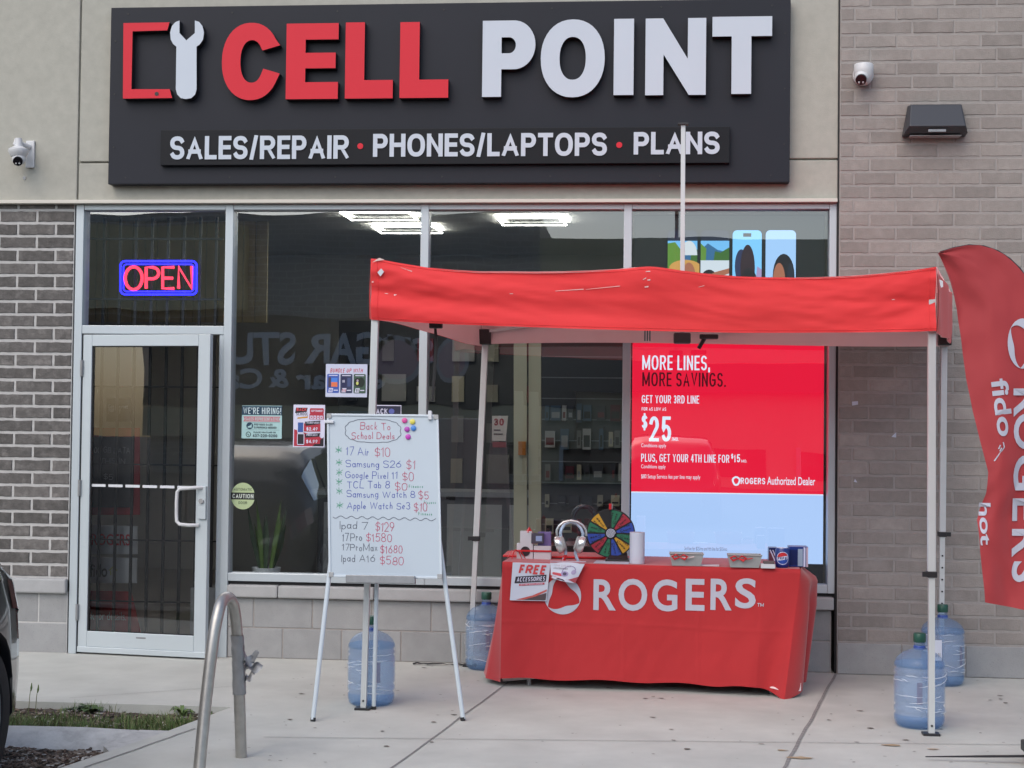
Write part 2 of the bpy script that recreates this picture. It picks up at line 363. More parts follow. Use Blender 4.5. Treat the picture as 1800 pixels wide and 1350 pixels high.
_bt = {}
def btext(body, off=0.0):                                   # outline of the built-in face, fitted into a 0..1 box
    if (body, off) in _bt: return _bt[(body, off)]
    c = bpy.data.curves.new('t', 'FONT'); c.body = body; c.size = 1; c.offset = off; c.resolution_u = 5
    o = bpy.data.objects.new('t', c); COL.objects.link(o); bpy.context.view_layer.update()
    me = bpy.data.meshes.new_from_object(o)
    vs = [(v.co.x, v.co.y) for v in me.vertices]; fs = [list(p.vertices) for p in me.polygons]
    bpy.data.objects.remove(o); bpy.data.curves.remove(c); bpy.data.meshes.remove(me)
    x0, x1 = min(v[0] for v in vs), max(v[0] for v in vs); y0, y1 = min(v[1] for v in vs), max(v[1] for v in vs)
    _bt[(body, off)] = ([((x-x0)/(x1-x0), (y-y0)/(y1-y0)) for x, y in vs], fs); return _bt[(body, off)]

class Panel:
    """flat print laid on a sheet: pos(u, v, lift) gives the point; every shape lies a little proud of the one before"""
    def __init__(s, pos, mb=None, lift=.0006, start=1): s.pos = pos; s.mb = mb or MB(); s.k = start; s.d = lift
    def poly(s, pts, m): s.k += 1; s.mb.add([s.pos(u, v, s.k*s.d) for u, v in pts], [list(range(len(pts)))], m); return s
    def rect(s, u0, v0, u1, v1, m): return s.poly([(u0, v0), (u1, v0), (u1, v1), (u0, v1)], m)
    def oval(s, u, v, ru, rv, m, n=20): return s.poly([(u+ru*math.cos(2*math.pi*i/n), v+rv*math.sin(2*math.pi*i/n)) for i in range(n)], m)
    def rrect(s, u0, v0, u1, v1, r, m, n=5):
        p = []
        for cx, cy, a in ((u1-r, v1-r, 0), (u0+r, v1-r, 90), (u0+r, v0+r, 180), (u1-r, v0+r, 270)):
            p += arc(cx, cy, r, r, a, a+90, n)
        return s.poly(p, m)
    def line(s, pts, t, m, same=False, clamp=False, rot=0):
        s.k += 0 if same else 1
        A, B = ribbon(pts, t, square=clamp); n = len(A)
        if clamp:                                            # cut mitre spikes off at the letter's own box
            x0, x1 = min(q[0] for q in pts)-t/2, max(q[0] for q in pts)+t/2; y0, y1 = min(q[1] for q in pts)-t/2, max(q[1] for q in pts)+t/2
            for q in A+B: q.x = min(x1, max(x0, q.x)); q.y = min(y1, max(y0, q.y))
        s.mb.add([s.pos(a.x, a.y, s.k*s.d) for a in A]+[s.pos(b.x, b.y, s.k*s.d) for b in B], [(i, i+1, n+i+1, n+i) for i in range(n-1)], m); return s
    def text(s, txt, u, v, h, m, t=None, W=None, gap=None, cond=1.0, align=0, slant=0, jit=0, rot=0):
        t = t if t is not None else .16*h
        pls, tw, cn = layout(txt, h, t, W, gap, cond, .055 if jit else 0)
        if t > .21*h*cn: t = .21*h*cn; pls, tw, cn = layout(txt, h, t, W, gap, cond, .055 if jit else 0)
        ox = -tw*align; ca, sa = math.cos(rot), math.sin(rot)
        base = s.k
        for i, pl in enumerate(pls):
            s.k = base+1+(i % 5)*.16
            q = []
            for x, y in pl:
                x += ox + slant*y; x += random.uniform(-jit, jit)*h; y += random.uniform(-jit, jit)*h
                q.append((u+x*ca-y*sa, v+x*sa+y*ca))
            s.line(q, t, m, True, clamp=not rot and not slant)
        s.k = base+1.8; return s
    def face(s, body, u0, v0, u1, v1, m, off=0.0, mirror=False, rot=False):
        vs, fs = btext(body, off); s.k += 1
        s.mb.add([s.pos(u0+(u1-u0)*x, v0+(v1-v0)*y, s.k*s.d) for x, y in vs], fs, m); return s
def flat(o, u, v, n):
    o, u, v, n = Vector(o), Vector(u), Vector(v), Vector(n)
    return lambda a, b, l: o + u*a + v*b + n*l
def facade(Y): return lambda a, b, l: Vector((a, Y-l, b))
_pm = {}
def ink(r, g, b, rough=.6):
    k = ('i', r, g, b)
    if k not in _pm: _pm[k] = mat('ink', rgb(r, g, b), rough)
    return _pm[k]
def lit(r, g, b, e=1.0):
    k = ('l', r, g, b, e)
    if k not in _pm:
        m = bpy.data.materials.new('screen glow'); m.use_nodes = True; nt = m.node_tree; bs = nt.nodes['Principled BSDF']
        bs.inputs['Base Color'].default_value = (.01, .01, .01, 1); bs.inputs['Roughness'].default_value = .4
        bs.inputs['Emission Color'].default_value = (*rgb(r, g, b), 1); bs.inputs['Emission Strength'].default_value = e
        _pm[k] = m
    return _pm[k]

# ------------------------------------------------------------------ ground
ROAD = -.10
def slab(poly, z0, z1, m=None, mb=None):
    n = len(poly); mb = mb or MB()
    mb.add([(x, y, z1) for x, y in poly]+[(x, y, z0) for x, y in poly], [list(range(n)), list(range(2*n-1, n-1, -1))]+[(i, n+i, n+(i+1) % n, (i+1) % n) for i in range(n)], m)
    return mb
struct('road', MB().add([(-120, -120, ROAD), (120, -120, ROAD), (120, 60, ROAD), (-120, 60, ROAD)], [(0, 1, 2, 3)]), 'asphalt')
side = struct('sidewalk', slab([(-9, .3), (9, .3), (9, -3.9), (-1.88, -3.9), (-1.735, -3.31), (-1.52, -2.43), (-1.38, -1.74), (-9, -1.74)], ROAD-.05, 0), 'concrete')
def groove(name, pts, wd, m, z=.004):
    A, B = ribbon(pts, wd); n = len(A)
    o = MB().add([(p.x, p.y, z) for p in A]+[(p.x, p.y, z) for p in B], [(i, i+1, n+i+1, n+i) for i in range(n-1)]).build(name, m, side); return o
def wig(a, b, n=14, j=.006): return [(a[0]+(b[0]-a[0])*i/n+random.uniform(-j, j), a[1]+(b[1]-a[1])*i/n+random.uniform(-j, j)*.3) for i in range(n+1)]
groove('expansion_joint', wig((2.116, -.04), (1.50, -3.1), 20, .004)+[(1.34, -3.9)], .017, 'joint')
groove('scored_joint', wig((.06, -.7), (-.247, -3.1), 14, .003)+[(-.35, -3.9)], .009, 'crack')
groove('scored_joint', wig((-1.0, -2.52), (4.5, -1.98), 20, .006), .006, 'crack')
groove('scored_joint', wig((-2.35, -1.62), (-1.55, -1.1), 8, .004), .005, 'crack')
groove('kerb_joint', wig((-1.625, -3.295), (-1.40, -2.36), 12, .004), .009, 'crack')
# kerb along the planting bed
kb = MB(); prof = [(-2.40, -.03), (-2.42, .002), (-2.50, -.006), (-2.62, -.07), (-2.63, ROAD-.03)]
for i in range(25):
    x = -9+(7.33)*i/24
    for (y, z) in prof: kb.v.append((x+(y+2.4)*.24*(i == 24), y+.006*math.sin(i*1.7), z+.004*math.sin(i*2.3)))
for i in range(24):
    for j in range(4): kb.f.append([i*5+j, (i+1)*5+j, (i+1)*5+j+1, i*5+j+1]); kb.m.append(0)
struct('kerb', kb, 'concrete2', smooth=True)
kb2 = slab([(-1.675, -2.40), (-1.42, -2.40), (-1.525, -2.47), (-1.63, -2.95), (-1.72, -2.80)], ROAD-.03, -.004)
struct('kerb_return', kb2, 'concrete2')
soil = MB()
def soilf(u, v):
    y = -1.74-.68*v; xr = -1.38-.14*v; x = -9+(xr+9)*u
    return (x, y, -.045+.02*noise.noise((x*3, y*3, 0))+.008*noise.noise((x*16, y*16, 3)))
struct('planting_bed', soil.grid(soilf, 140, 16), 'soil', smooth=True)
def mulchf(u, v):
    y = -2.56-1.1*v; xr = -1.66-.11*v*2; x = -4.4+(xr+4.4)*u
    return (x, y, -.075-.03*v+.02*noise.noise((x*5, y*5, 1))+.008*noise.noise((x*20, y*20, 3)))
struct('mulch_bed', MB().grid(mulchf, 120, 40), 'soil', smooth=True)
# bark chips, pale stones, grass
def scatter(name, label, cat, n, area, fn, mats):
    mb = MB()
    for i in range(n):
        p = area()
        if p is not None: fn(mb, p, mats[i % len(mats)])
    return tag(mb.build(name, None, fix=False), label, cat, kind='stuff')
def inbed():
    x = random.uniform(-3.6, -1.4); y = random.uniform(-1.76, -2.40)
    if x > -1.38-.14*(-1.74-y)/.68-.02: return None
    return Vector((x, y, soilf((x+9)/(-1.38-.14*(-1.74-y)/.68+9), (-1.74-y)/.68)[2]))
def inmulch():
    x = random.uniform(-3.2, -1.62); y = random.uniform(-2.62, -3.6); v = (-2.56-y)/1.1
    if x > -1.70-.2*v: return None
    return Vector((x, y, mulchf((x+4.4)/(-1.66-.22*v+4.4), v)[2]))
def chip(mb, p, m):
    s = random.uniform(.006, .02); a = random.uniform(0, 6.3); t = random.uniform(-.5, .5); q = random.uniform(.25, .5)
    c, k = math.cos(a), math.sin(a); vs = []
    for z in (0, .004):
        for x, y in ((-1, -q), (1, -q*.7), (.8, q), (-.9, q*.8)):
            vs.append((p.x+s*(x*c-y*k), p.y+s*(x*k+y*c), p.z+z+.004+s*x*t*.5))
    mb.add(vs, [(0, 3, 2, 1), (4, 5, 6, 7), (0, 1, 5, 4), (1, 2, 6, 5), (2, 3, 7, 6), (3, 0, 4, 7)], m)
CH = [mat('bark a', (.10, .065, .045), .9), mat('bark b', (.16, .12, .09), .9), mat('bark c', (.06, .045, .038), .9), mat('bark d', (.24, .20, .16), .9)]
PALE = [mat('pale stone', (.5, .48, .44), .9)]
scatter('bark_mulch', 'brown shredded bark mulch beside the parked car', 'mulch', 5200, inmulch, chip, CH+CH+CH[:2]+PALE)
scatter('bed_litter', 'bark chips and pale bits lying between the weeds', 'litter', 2600, inbed, chip, CH+CH+PALE)
GR = [mat('grass a', (.075, .13, .03), .7), mat('grass b', (.11, .17, .045), .7), mat('grass c', (.16, .17, .07), .7)]
def blade(mb, p, m, hh=None, wd=.0022):
    h = hh or random.uniform(.02, .075); a = random.uniform(0, 6.3); b = random.uniform(.2, .9)*h; dx, dy = math.cos(a), math.sin(a)
    pts = [p, p+Vector((dx*b*.3, dy*b*.3, h*.6)), p+Vector((dx*b, dy*b, h))]
    s = Vector((-dy, dx, 0))*wd
    mb.add([pts[0]-s, pts[0]+s, pts[1]+s*.8, pts[1]-s*.8, pts[2]], [(0, 1, 2, 3), (3, 2, 4)], m)
def ingrass():
    p = inbed()
    if p is None: return None
    d = noise.noise((p.x*2.3, p.y*3.1, 5))+(-.32-(p.y+1.75))*.0
    f = .45 if p.y < -2.02 else -.25
    if p.x > -2.0: f -= .12
    return p if d+f+random.uniform(-.25, .25) > .12 else None
scatter('grass', 'short green grass and weeds in the planting bed', 'grass', 11000, ingrass, blade, GR)
def weed(loc, n, r, h, label, m, broad=.018):
    t = thing('weed', label, 'weed', loc, 'weeds in the planting bed')
    for i in range(n):
        a = i*2.4+random.uniform(-.3, .3); rr = r*random.uniform(.55, 1); hh = h*random.uniform(.5, 1)
        d = Vector((math.cos(a), math.sin(a), 0)); s = Vector((-d.y, d.x, 0)); b = Vector(loc)
        mb = MB(); P = [b, b+d*rr*.4+Vector((0, 0, hh*.8)), b+d*rr*.75+Vector((0, 0, hh)), b+d*rr+Vector((0, 0, hh*.7))]; W = [.003, broad, broad*.8, .001]
        mb.add([p-s*w_ for p, w_ in zip(P, W)]+[p+Vector((0, 0, -.003)) for p in P]+[p+s*w_ for p, w_ in zip(P, W)], [(k+o, k+o+1, k+o+5, k+o+4) for o in (0, 4) for k in range(3)])
        mb.build('leaf', m, t, smooth=True)
    return t
M['leaf'] = mat('weed leaf', (.055, .105, .03), .5, var=.3, vscale=30); M['leaf2'] = mat('pale weed leaf', (.11, .18, .045), .5, var=.3, vscale=30); M['leafd'] = mat('blue green leaf', (.06, .095, .05), .5, var=.3, vscale=30)
def bedp(px, py): p = atZ(px, py, -.04); return (p.x, max(-2.38, min(-1.8, p.y)), -.05)
weed(bedp(332, 1250), 14, .09, .06, 'bright green leafy weed near the point of the planting bed', 'leaf2', .012)
weed(bedp(372, 1254), 8, .05, .04, 'small leafy weed at the very point of the planting bed', 'leaf2', .01)
weed(bedp(172, 1246), 7, .10, .06, 'dark round leaved weed against the sidewalk edge', 'leaf', .035)
weed(bedp(150, 1250), 8, .07, .05, 'bluish low weed beside the round leaved weed', 'leafd', .02)
weed(bedp(120, 1252), 8, .06, .04, 'low dark weed in the middle of the grass', 'leafd', .018)
for px, py, h, lab in ((50, 1252, .17, 'tall thin grass stalk with a seed head by the car'), (62, 1252, .16, 'second thin grass stalk with a seed head by the car')):
    b = Vector(bedp(px, py)); t = thing('grass_stalk', lab, 'grass stalk', b, 'grass stalks in the planting bed')
    MB().tube([b, b+Vector((.006, 0, h*.6)), b+Vector((.014, 0, h))], [.0022, .0018, .0012], 5).build('stem', GR[2], t)
    MB().tube([b+Vector((.012, 0, h*.74)), b+Vector((.014, 0, h*.85)), b+Vector((.016, 0, h*1.02))], [.002, .006, .001], 6).build('seed_head', GR[1], t)
# specks of dirt and small stains on the slab
sp = MB(); 
for i in range(230):
    x, y = random.uniform(-1.3, 3.4), random.uniform(-3.3, -.1); r = random.choice((.003, .004, .005, .006, .011))*random.uniform(.7, 1.2); a0 = random.uniform(0, 6)
    sp.add([(x+r*random.uniform(.5, 1.4)*math.cos(a0+k*1.05)*1.6, y+r*random.uniform(.5, 1.4)*math.sin(a0+k*1.05), .0042) for k in range(6)], [(0, 1, 2, 3, 4, 5)])
tag(sp.build('dirt', mat('dirt speck', (.14, .12, .10), .95)), 'small dark specks of dirt on the sidewalk', 'dirt', kind='stuff')
st = MB()
for (px, py, rx, ry) in ((1568, 1311, .05, .02), (1405, 1333, .06, .025), (1640, 1318, .03, .012), (1375, 1320, .03, .012)):
    c = atZ(px, py); st.add([(c.x+rx*math.cos(k*.7)*random.uniform(.6, 1.2), c.y+ry*math.sin(k*.7)*random.uniform(.6, 1.3), .0046) for k in range(9)], [list(range(9))])
tag(st.build('rust_stain', mat('rust stain', (.40, .30, .19), .95, var=.15, vscale=30)), 'faint rusty stains on the sidewalk near the flag', 'stain', kind='stuff')

# ------------------------------------------------------------------ brick walls
def brickset(ln, ht, dp, n=6):
    out = []
    for k in range(n):
        mb = MB(); vs = []; random.seed(50+k)
        nx = 7
        # front face outline with uneven arris, rounded back to the mortar
        fr = [(ln*i/nx, random.uniform(0, .004)) for i in range(nx+1)] + [(ln-random.uniform(0, .003), ht*.5)] + [(ln*(nx-i)/nx, ht-random.uniform(0, .004)) for i in range(nx+1)] + [(random.uniform(0, .003), ht*.5)]
        c = (ln/2, ht/2); m_ = len(fr)
        tilt = random.uniform(-.0015, .0015)
        v0 = [(x+(.003 if x < c[0] else -.003), tilt*(x/ln-.5), z+(.003 if z < c[1] else -.003)) for x, z in fr]
        v1 = [(x, .004, z) for x, z in fr]; v2 = [(x, dp, z) for x, z in fr]
        mb.add(v0+v1+v2, [list(range(m_))]+[(a+i, a+(i+1) % m_, a+m_+(i+1) % m_, a+m_+i) for a in (0, m_) for i in range(m_)])
        out.append(mb)
    random.seed(11); return out
def blocks(root, rows, Y0, m, name='concrete_block', depth=.09, bev=.004):
    for (z0, z1, xs) in rows:
        for a, b in zip(xs[:-1], xs[1:]):
            MB().box(a+.004, b-.004, Y0, Y0+depth, z0+.004, z1-.004).build(name, m, root, bevel=bev)
# pier left of the door
pier = thing('brick_pier', 'dark grey brick wall with pale mortar left of the glass door', 'wall', (-3.4, 0, 0))
MB().box(-9, -3.004, .006, .3, 0, 3.05).build('mortar', 'mortar_light', pier)
bs = brickset(.2505, .0735, .03); meshes = [b.mesh('brick', 'brick_dark') for b in bs]
CH_ = .0893; z = .508; row = 0; X1 = -3.006; stuffb = MB()
shorts = [b.mesh('brick', 'brick_dark') for b in brickset(.1185, .0735, .03, 3)]
while z < 3.03:
    ht = min(1, (3.04-z)/CH_)
    x = X1 - (.1215 if row % 2 == 0 else .2535); first = True
    while x > -4.3:
        me = random.choice(shorts) if (first and row % 2 == 0) else random.choice(meshes)
        o = bpy.data.objects.new('brick', me); COL.objects.link(o); o.parent = pier; o.location = Vector((x, random.uniform(-.001, .001), z+.0079)) - pier.location
        if ht < 1: o.scale.z = ht
        x -= .2662; first = False
    z += CH_; row += 1
blocks(pier, [(0.0, .205, [-4.6, -4.2, -3.8, -3.42, -3.004]), (.205, .405, [-4.6, -4.0, -3.6, -3.205, -3.004])], .004, 'block')
MB().box(-5, -3.004, -.035, .1, .405, .505).build('sill', 'sill', pier, bevel=.012)
# wall right of the shop window
wall = thing('brick_wall', 'pale taupe brick wall standing right of the shop window', 'wall', (2.8, -.03, 0))
MB().box(2.122, 9, -.0325, .5, 0, 5.5).build('mortar', 'mortar_grey', wall)
bs = brickset(.2565, .0785, .02); me2 = [b.mesh('brick', 'brick_pale') for b in bs]
me2e = {}
z = .2085; row = 0
while z < 5.4:
    off = .092 if row % 2 == 1 else .192
    xs = [2.122, 2.122+off]
    while xs[-1] < 9: xs.append(xs[-1]+.2668)
    for k in range(len(xs)-1):
        a = xs[k]; ln = xs[k+1]-a-.0103
        if a < 3.36 and z < 4.5:
            if k == 0:
                key = row % 2
                if key not in me2e: me2e[key] = brickset(ln, .0785, .02, 1)[0].mesh('brick', 'brick_pale')
                me = me2e[key]
            else: me = random.choice(me2)
            o = bpy.data.objects.new('brick', me); COL.objects.link(o); o.parent = wall; o.location = Vector((a+.005, -.0355+random.uniform(-.0015, .001), z+.005)) - wall.location
        elif a < 6.5:
            q = random.choice(bs); q0 = len(stuffb.v); stuffb.v += [(v[0]+a+.005, v[1]-.0355, v[2]+z+.005) for v in q.v]; stuffb.f += [[q0+i for i in f] for f in q.f]; stuffb.m += [0]*len(q.f)
    z += CH_; row += 1
tag(stuffb.build('far_brickwork', 'brick_pale', wall), kind='stuff')
blocks(wall, [(0, .2035, [2.122, 2.53, 2.93, 3.33, 3.73, 4.13, 4.6])], -.04, 'block')
bits = MB()
for i, (px, py, pts) in enumerate(((1503, 709, [(-5, -3), (5, -4), (5, 2), (-5, 4)]), (1571, 766, [(-4, 2), (4, -6), (4, 3)]), (1504, 845, [(-3, 2), (3, 3), (-1, -3)]))):
    c = atY(px, py, -.04)
    tag(MB().prism([(c.x+a*.0037, c.z-b*.0037) for a, b in pts], -.042, -.038).build('paper_scrap', 'print_white'), ['white torn paper scrap highest on the brick wall', 'white triangular paper scrap on the brick wall', 'tiny white paper scrap lowest on the brick wall'][i], 'paper scrap', 'paper scraps on the brick wall')

# ------------------------------------------------------------------ the shop
shop = thing('shop_building', 'beige stucco shop front with a wide aluminium framed window', 'building', (0, 0, 0))
def P(name, mb, m, parent=shop, **k): return mb.build(name, m, parent, **k)
YF = -.012
P('stucco_panel', MB().box(-9, -2.987, YF, .25, 3.072, 5.5), 'stucco', bevel=.006)
P('stucco_panel', MB().box(-2.975, 2.112, YF, .25, 3.336, 5.5), 'stucco', bevel=.006)
P('stucco_panel', MB().box(-2.975, 2.112, YF, .25, 3.072, 3.324), 'stucco', bevel=.006)
P('backing', MB().box(-8.9, 2.115, .01, .26, 3.074, 5.45), 'stucco')
P('flashing', MB().box(-9, 2.108, -.05, .2, 3.046, 3.070), 'flashing', bevel=.003)
P('caulk', MB().box(2.109, 2.122, -.005, .2, 0, 5.5), 'black')
FY0, FY1 = .0, .12
for a, b in ((-2.992, -2.938), (-1.953, -1.899), (-.623, -.569), (.728, .781), (2.064, 2.109)):
    P('mullion', MB().box(a, b, FY0, FY1, .512 if a > -1 else 0, 3.044), 'alu', bevel=.003)
P('jamb', MB().box(-1.985, -1.9535, .012, FY1, 0, 2.165), 'alu', bevel=.002)
P('jamb', MB().box(-2.9375, -2.930, .012, FY1, 0, 2.165), 'black')
for a, b in ((-1.8985, -.6235), (-.5685, .7275), (.7815, 2.0635)):
    P('rail', MB().box(a, b, FY0+.004, FY1, .512, .566), 'alu', bevel=.003)
    P('rail', MB().box(a, b, FY0+.004, FY1, 3.008, 3.044), 'alu', bevel=.003)
P('rail', MB().box(-2.9375, -1.9535, FY0+.004, FY1, 3.008, 3.044), 'alu', bevel=.003)
P('transom_rail', MB().box(-2.9375, -1.9535, FY0+.003, FY1, 2.165, 2.222), 'alu', bevel=.003)
P('gap', MB().box(-1.899, 2.109, .03, .12, .486, .512), 'black')
panes = []
for a, b, z0, z1 in ((-2.9375, -1.9535, 2.222, 3.008), (-1.8985, -.6235, .566, 3.008), (-.5685, .7275, .566, 3.008), (.7815, 2.0635, .566, 3.008)):
    tl = random.uniform(-.002, .002)
    P('pane', MB().add([(a, .06, z0), (b, .06+tl, z0), (b, .06+tl, z1), (a, .06, z1)], [(0, 1, 2, 3)]), 'glass')
xs = [-1.897, -1.55, -.90, -.25, .40, 1.05, 1.70, 2.105]
for a, b in zip(xs[:-1], xs[1:]):
    P('sill', MB().box(a+.002, b-.002, -.03, .14, .407, .489), 'sill', bevel=.010)
xa = [-1.897, -1.72, -1.32, -.92, -.52, -.12, .28, .68, 1.08, 1.48, 1.88, 2.088]; xb = [-1.897, -1.52, -1.12, -.72, -.32, .08, .48, .88, 1.28, 1.68, 2.088]
blocks(shop, [(.0, .203, xb), (.203, .403, xa)], .012, 'block')
P('mortar_bed', MB().box(-1.897, 2.09, .016, .14, 0, .405), 'mortar_grey')
# door, standing slightly ajar
DW, DH, HX = .93, 2.158, -2.926; da = R(8)
def dl(v): return Vector((HX+v.x*math.cos(da)+v.y*math.sin(da), .03-v.x*math.sin(da)+v.y*math.cos(da), v.z))
door = MB()
for a, b, c, d in ((0, .066, .012, DH), (DW-.085, DW, .012, DH), (.066, DW-.085, DH-.077, DH), (.066, DW-.085, .05, .155)):
    door.box(a, b, -.022, .022, c, d)
door.box(-.002, DW+.002, -.028, .024, .012, .05)
door = P('door', door.tf(dl), 'alu', bevel=.003)
def D(name, mb, m, **k): return mb.tf(dl).build(name, m, door, **k)
D('pane', MB().add([(.066, 0, .155), (DW-.085, 0, .155), (DW-.085, 0, DH-.077), (.066, 0, DH-.077)], [(0, 1, 2, 3)]), 'glassdoor')
D('gasket', MB().box(.0655, .0735, -.012, -.006, .155, DH-.077).box(DW-.0925, DW-.0845, -.012, -.006, .155, DH-.077).box(.066, DW-.085, -.012, -.006, .155, .161).box(.066, DW-.085, -.012, -.006, DH-.083, DH-.077), 'black')
D('handle', MB().tube([(DW-.03, -.03, 1.14), (DW-.06, -.065, 1.14), (DW-.12, -.075, 1.135), (DW-.175, -.075, 1.13), (DW-.195, -.075, 1.11), (DW-.198, -.075, 1.05), (DW-.198, -.075, .97), (DW-.195, -.075, .915), (DW-.175, -.075, .895), (DW-.11, -.07, .89), (DW-.06, -.03, .89)], .012, 10), 'camwhite', smooth=True)
D('lock_plate', MB().box(DW-.062, DW-.006, -.04, -.022, .93, 1.15), 'alu', bevel=.003)
D('lock_cylinder', MB().lathe([(.017, -.052), (.017, -.03)], (DW-.036, 0, 1.05), 16, axis='y'), 'silver', smooth=True)
for z_ in (1.93, 1.12, .28): D('hinge', MB().tube([(-.004, -.03, z_-.055), (-.004, -.03, z_+.055)], .011, 8), 'tape', smooth=True)
D('maker_plate', MB().box(.43, .50, -.0235, -.022, .12, .13), 'tape')
for k in range(6): D('tape_dash', MB().box(.07+k*.126, .07+k*.126+.105, -.0025, -.001, 1.128, 1.146), 'white')
# inside of the shop
P('floor', MB().box(-5.2, 2.12, .14, 6, -.06, .004), 'infloor')
P('ceiling', MB().box(-5.2, 2.12, .13, 6, 3.36, 3.44), 'inceil')
P('back_wall', MB().box(-5.2, 2.12, 5.9, 6, 0, 3.4), 'inwall')
P('side_wall', MB().box(-5.3, -5.2, .31, 6, 0, 3.4), 'inwall')
P('side_wall', MB().box(2.12, 2.2, .5, 6, 0, 3.4), 'inwall')
P('ceiling_edge', MB().box(-2.95, 2.12, .125, .3, 3.044, 3.36), 'inceil')
P('roof', MB().box(-9, 9, .5, 7, 5.3, 5.5), 'inwall')
P('rear_wall', MB().box(-9, 9, 6.9, 7, 0, 5.3), 'inwall')
P('party_wall', MB().box(-9, -8.8, .3, 6.9, 0, 5.3), 'inwall'); P('party_wall', MB().box(8.8, 9, .5, 6.9, 0, 5.3), 'inwall')
for k in range(15):
    q = atY(150, 400, 3.0).x+k*.11; P('reflection_board', MB().box(q, q+.10, 3.0, 3.03, atY(300, 566, 3.0).z, 3.33), 'tan_reflection')  # tan boards added to stand in for a tan reflection in the glass
# ceiling lights
def clight(pxs, yn, yf, lab):
    zc = 3.33; a = atZ(pxs[0], yn, zc); b = atZ(pxs[1], yn, zc); c = atZ(pxs[2], yf, zc); d = atZ(pxs[3], yf, zc)
    y0, y1 = (a.y+b.y)/2, (c.y+d.y)/2; x0, x1 = (a.x+c.x)/2, (b.x+d.x)/2
    t = thing('ceiling_light', lab, 'ceiling light', ((x0+x1)/2, (y0+y1)/2, 3.36), 'ceiling lights inside the shop')
    w_ = .014
    for q in ((x0, x1, y0, y0+w_*1.6), (x0, x1, y1-w_*1.6, y1), (x0, x0+w_, y0, y1), (x1-w_, x1, y0, y1)):
        MB().box(q[0], q[1], q[2], q[3], zc-.003, zc+.003).build('light_strip', 'led', t)
    MB().box(x0+.05, x1-.05, y0+.05, y1-.05, zc+.02, zc+.03).build('backplate', 'inceil', t)
clight((597, 716, 618, 740), 373, 387, 'bright rectangular ceiling light top left in the second window')
clight((650, 760, 673, 783), 398, 410, 'bright rectangular ceiling light half behind the window mullion')
clight((867, 985, 890, 1002), 383, 396, 'bright rectangular ceiling light in the third window')
clight((843, 960, 862, 975), 362, 370, 'ceiling light cut by the top of the third window')

# ------------------------------------------------------------------ shop sign
SY = -.095
a = atY(192.5, 168, SY); b = atY(1389, 160, SY); zt = (atY(195, 10.5, SY).z+atY(1391, 0, SY).z)/2; zb = (atY(190, 326, SY).z+atY(1387, 318, SY).z)/2
sgn = thing('shop_sign', 'large charcoal sign board reading CELL POINT with red and white raised letters', 'sign', ((a.x+b.x)/2, 0, zb))
MB().box(a.x, b.x, SY, YF, zb, zt).build('sign_board', 'sign', sgn, bevel=.004)
LY = -.155
def sx(px, py): return atY(px, py, LY).x
def sz(px, py): return atY(px, py, LY).z
def letter(fn, x0, x1, y0, y1, m):
    xm, ym = (x0+x1)/2, (y0+y1)/2
    X0, X1, Z0, Z1 = sx(x0, ym), sx(x1, ym), sz(xm, y1), sz(xm, y0)
    W, H = X1-X0, Z1-Z0; mb = MB()
    fn(mb, lambda u, v: (X0+u*W, Z0+v*H), m)
    return mb.build('letter', None, sgn)
def pr(mb, T, pts, m): mb.prism([T(*p) for p in pts], LY, SY, m, 'ret')
def fE(mb, T, m): pr(mb, T, [(0, 0), (1, 0), (1, .222), (.37, .222), (.37, .405), (.95, .405), (.95, .61), (.37, .61), (.37, .785), (1, .785), (1, 1), (0, 1)], m)
def fL(mb, T, m): pr(mb, T, [(0, 0), (1, 0), (1, .24), (.4, .24), (.4, 1), (0, 1)], m)
def fI(mb, T, m): pr(mb, T, [(0, 0), (1, 0), (1, 1), (0, 1)], m)
def fT(mb, T, m): pr(mb, T, [(.325, 0), (.655, 0), (.655, .745), (1, .745), (1, 1), (0, 1), (0, .745), (.325, .745)], m)
def fN(mb, T, m): pr(mb, T, [(0, 0), (.3, 0), (.3, .53), (.72, 0), (1, 0), (1, 1), (.7, 1), (.7, .47), (.29, 1), (0, 1)], m)
def fO(mb, T, m):
    A = arc(.5, .5, .5, .5, 0, 360, 40, .93)[:-1]; B = arc(.5, .5, .205, .275, 0, 360, 40, .9)[:-1]
    mb.strip([T(*p) for p in A], [T(*p) for p in B], LY, SY, m, 'ret', closed=True)
def fC(mb, T, m):
    A = [(1.0, .705)]+arc(.5, .5, .5, .5, 33, 327, 34, .93)+[(1.0, .34)]; B = [(.70, .64)]+arc(.515, .5, .195, .275, 36, 322, 34, .9)+[(.715, .405)]
    mb.strip([T(*p) for p in A], [T(*p) for p in B], LY, SY, m, 'ret')
def fP(mb, T, m):
    A = [(.36, 1), (.60, 1)]+arc(.60, .68, .40, .32, 85, -85, 16)+[(.60, .36), (.36, .36)]; B = [(.36, .78), (.50, .78)]+arc(.50, .675, .13, .105, 85, -85, 16)+[(.50, .57), (.36, .57)]
    mb.strip([T(*p) for p in A], [T(*p) for p in B], LY, SY, m, 'ret'); pr(mb, T, [(0, 0), (.36, 0), (.36, 1), (0, 1)], m)
RF, WF = 'red_face', 'white_face'
letter(fC, 390, 492, 40, 176, RF); letter(fE, 503, 594.5, 41, 174, RF); letter(fL, 607, 691, 39, 173, RF); letter(fL, 703, 788.5, 38.5, 172, RF)
letter(fP, 848, 941, 36, 170, WF); letter(fO, 950.5, 1063, 34, 171, WF); letter(fI, 1079, 1114, 33, 167, WF); letter(fN, 1134.5, 1241, 32, 167, WF); letter(fT, 1252, 1357, 29, 165, WF)
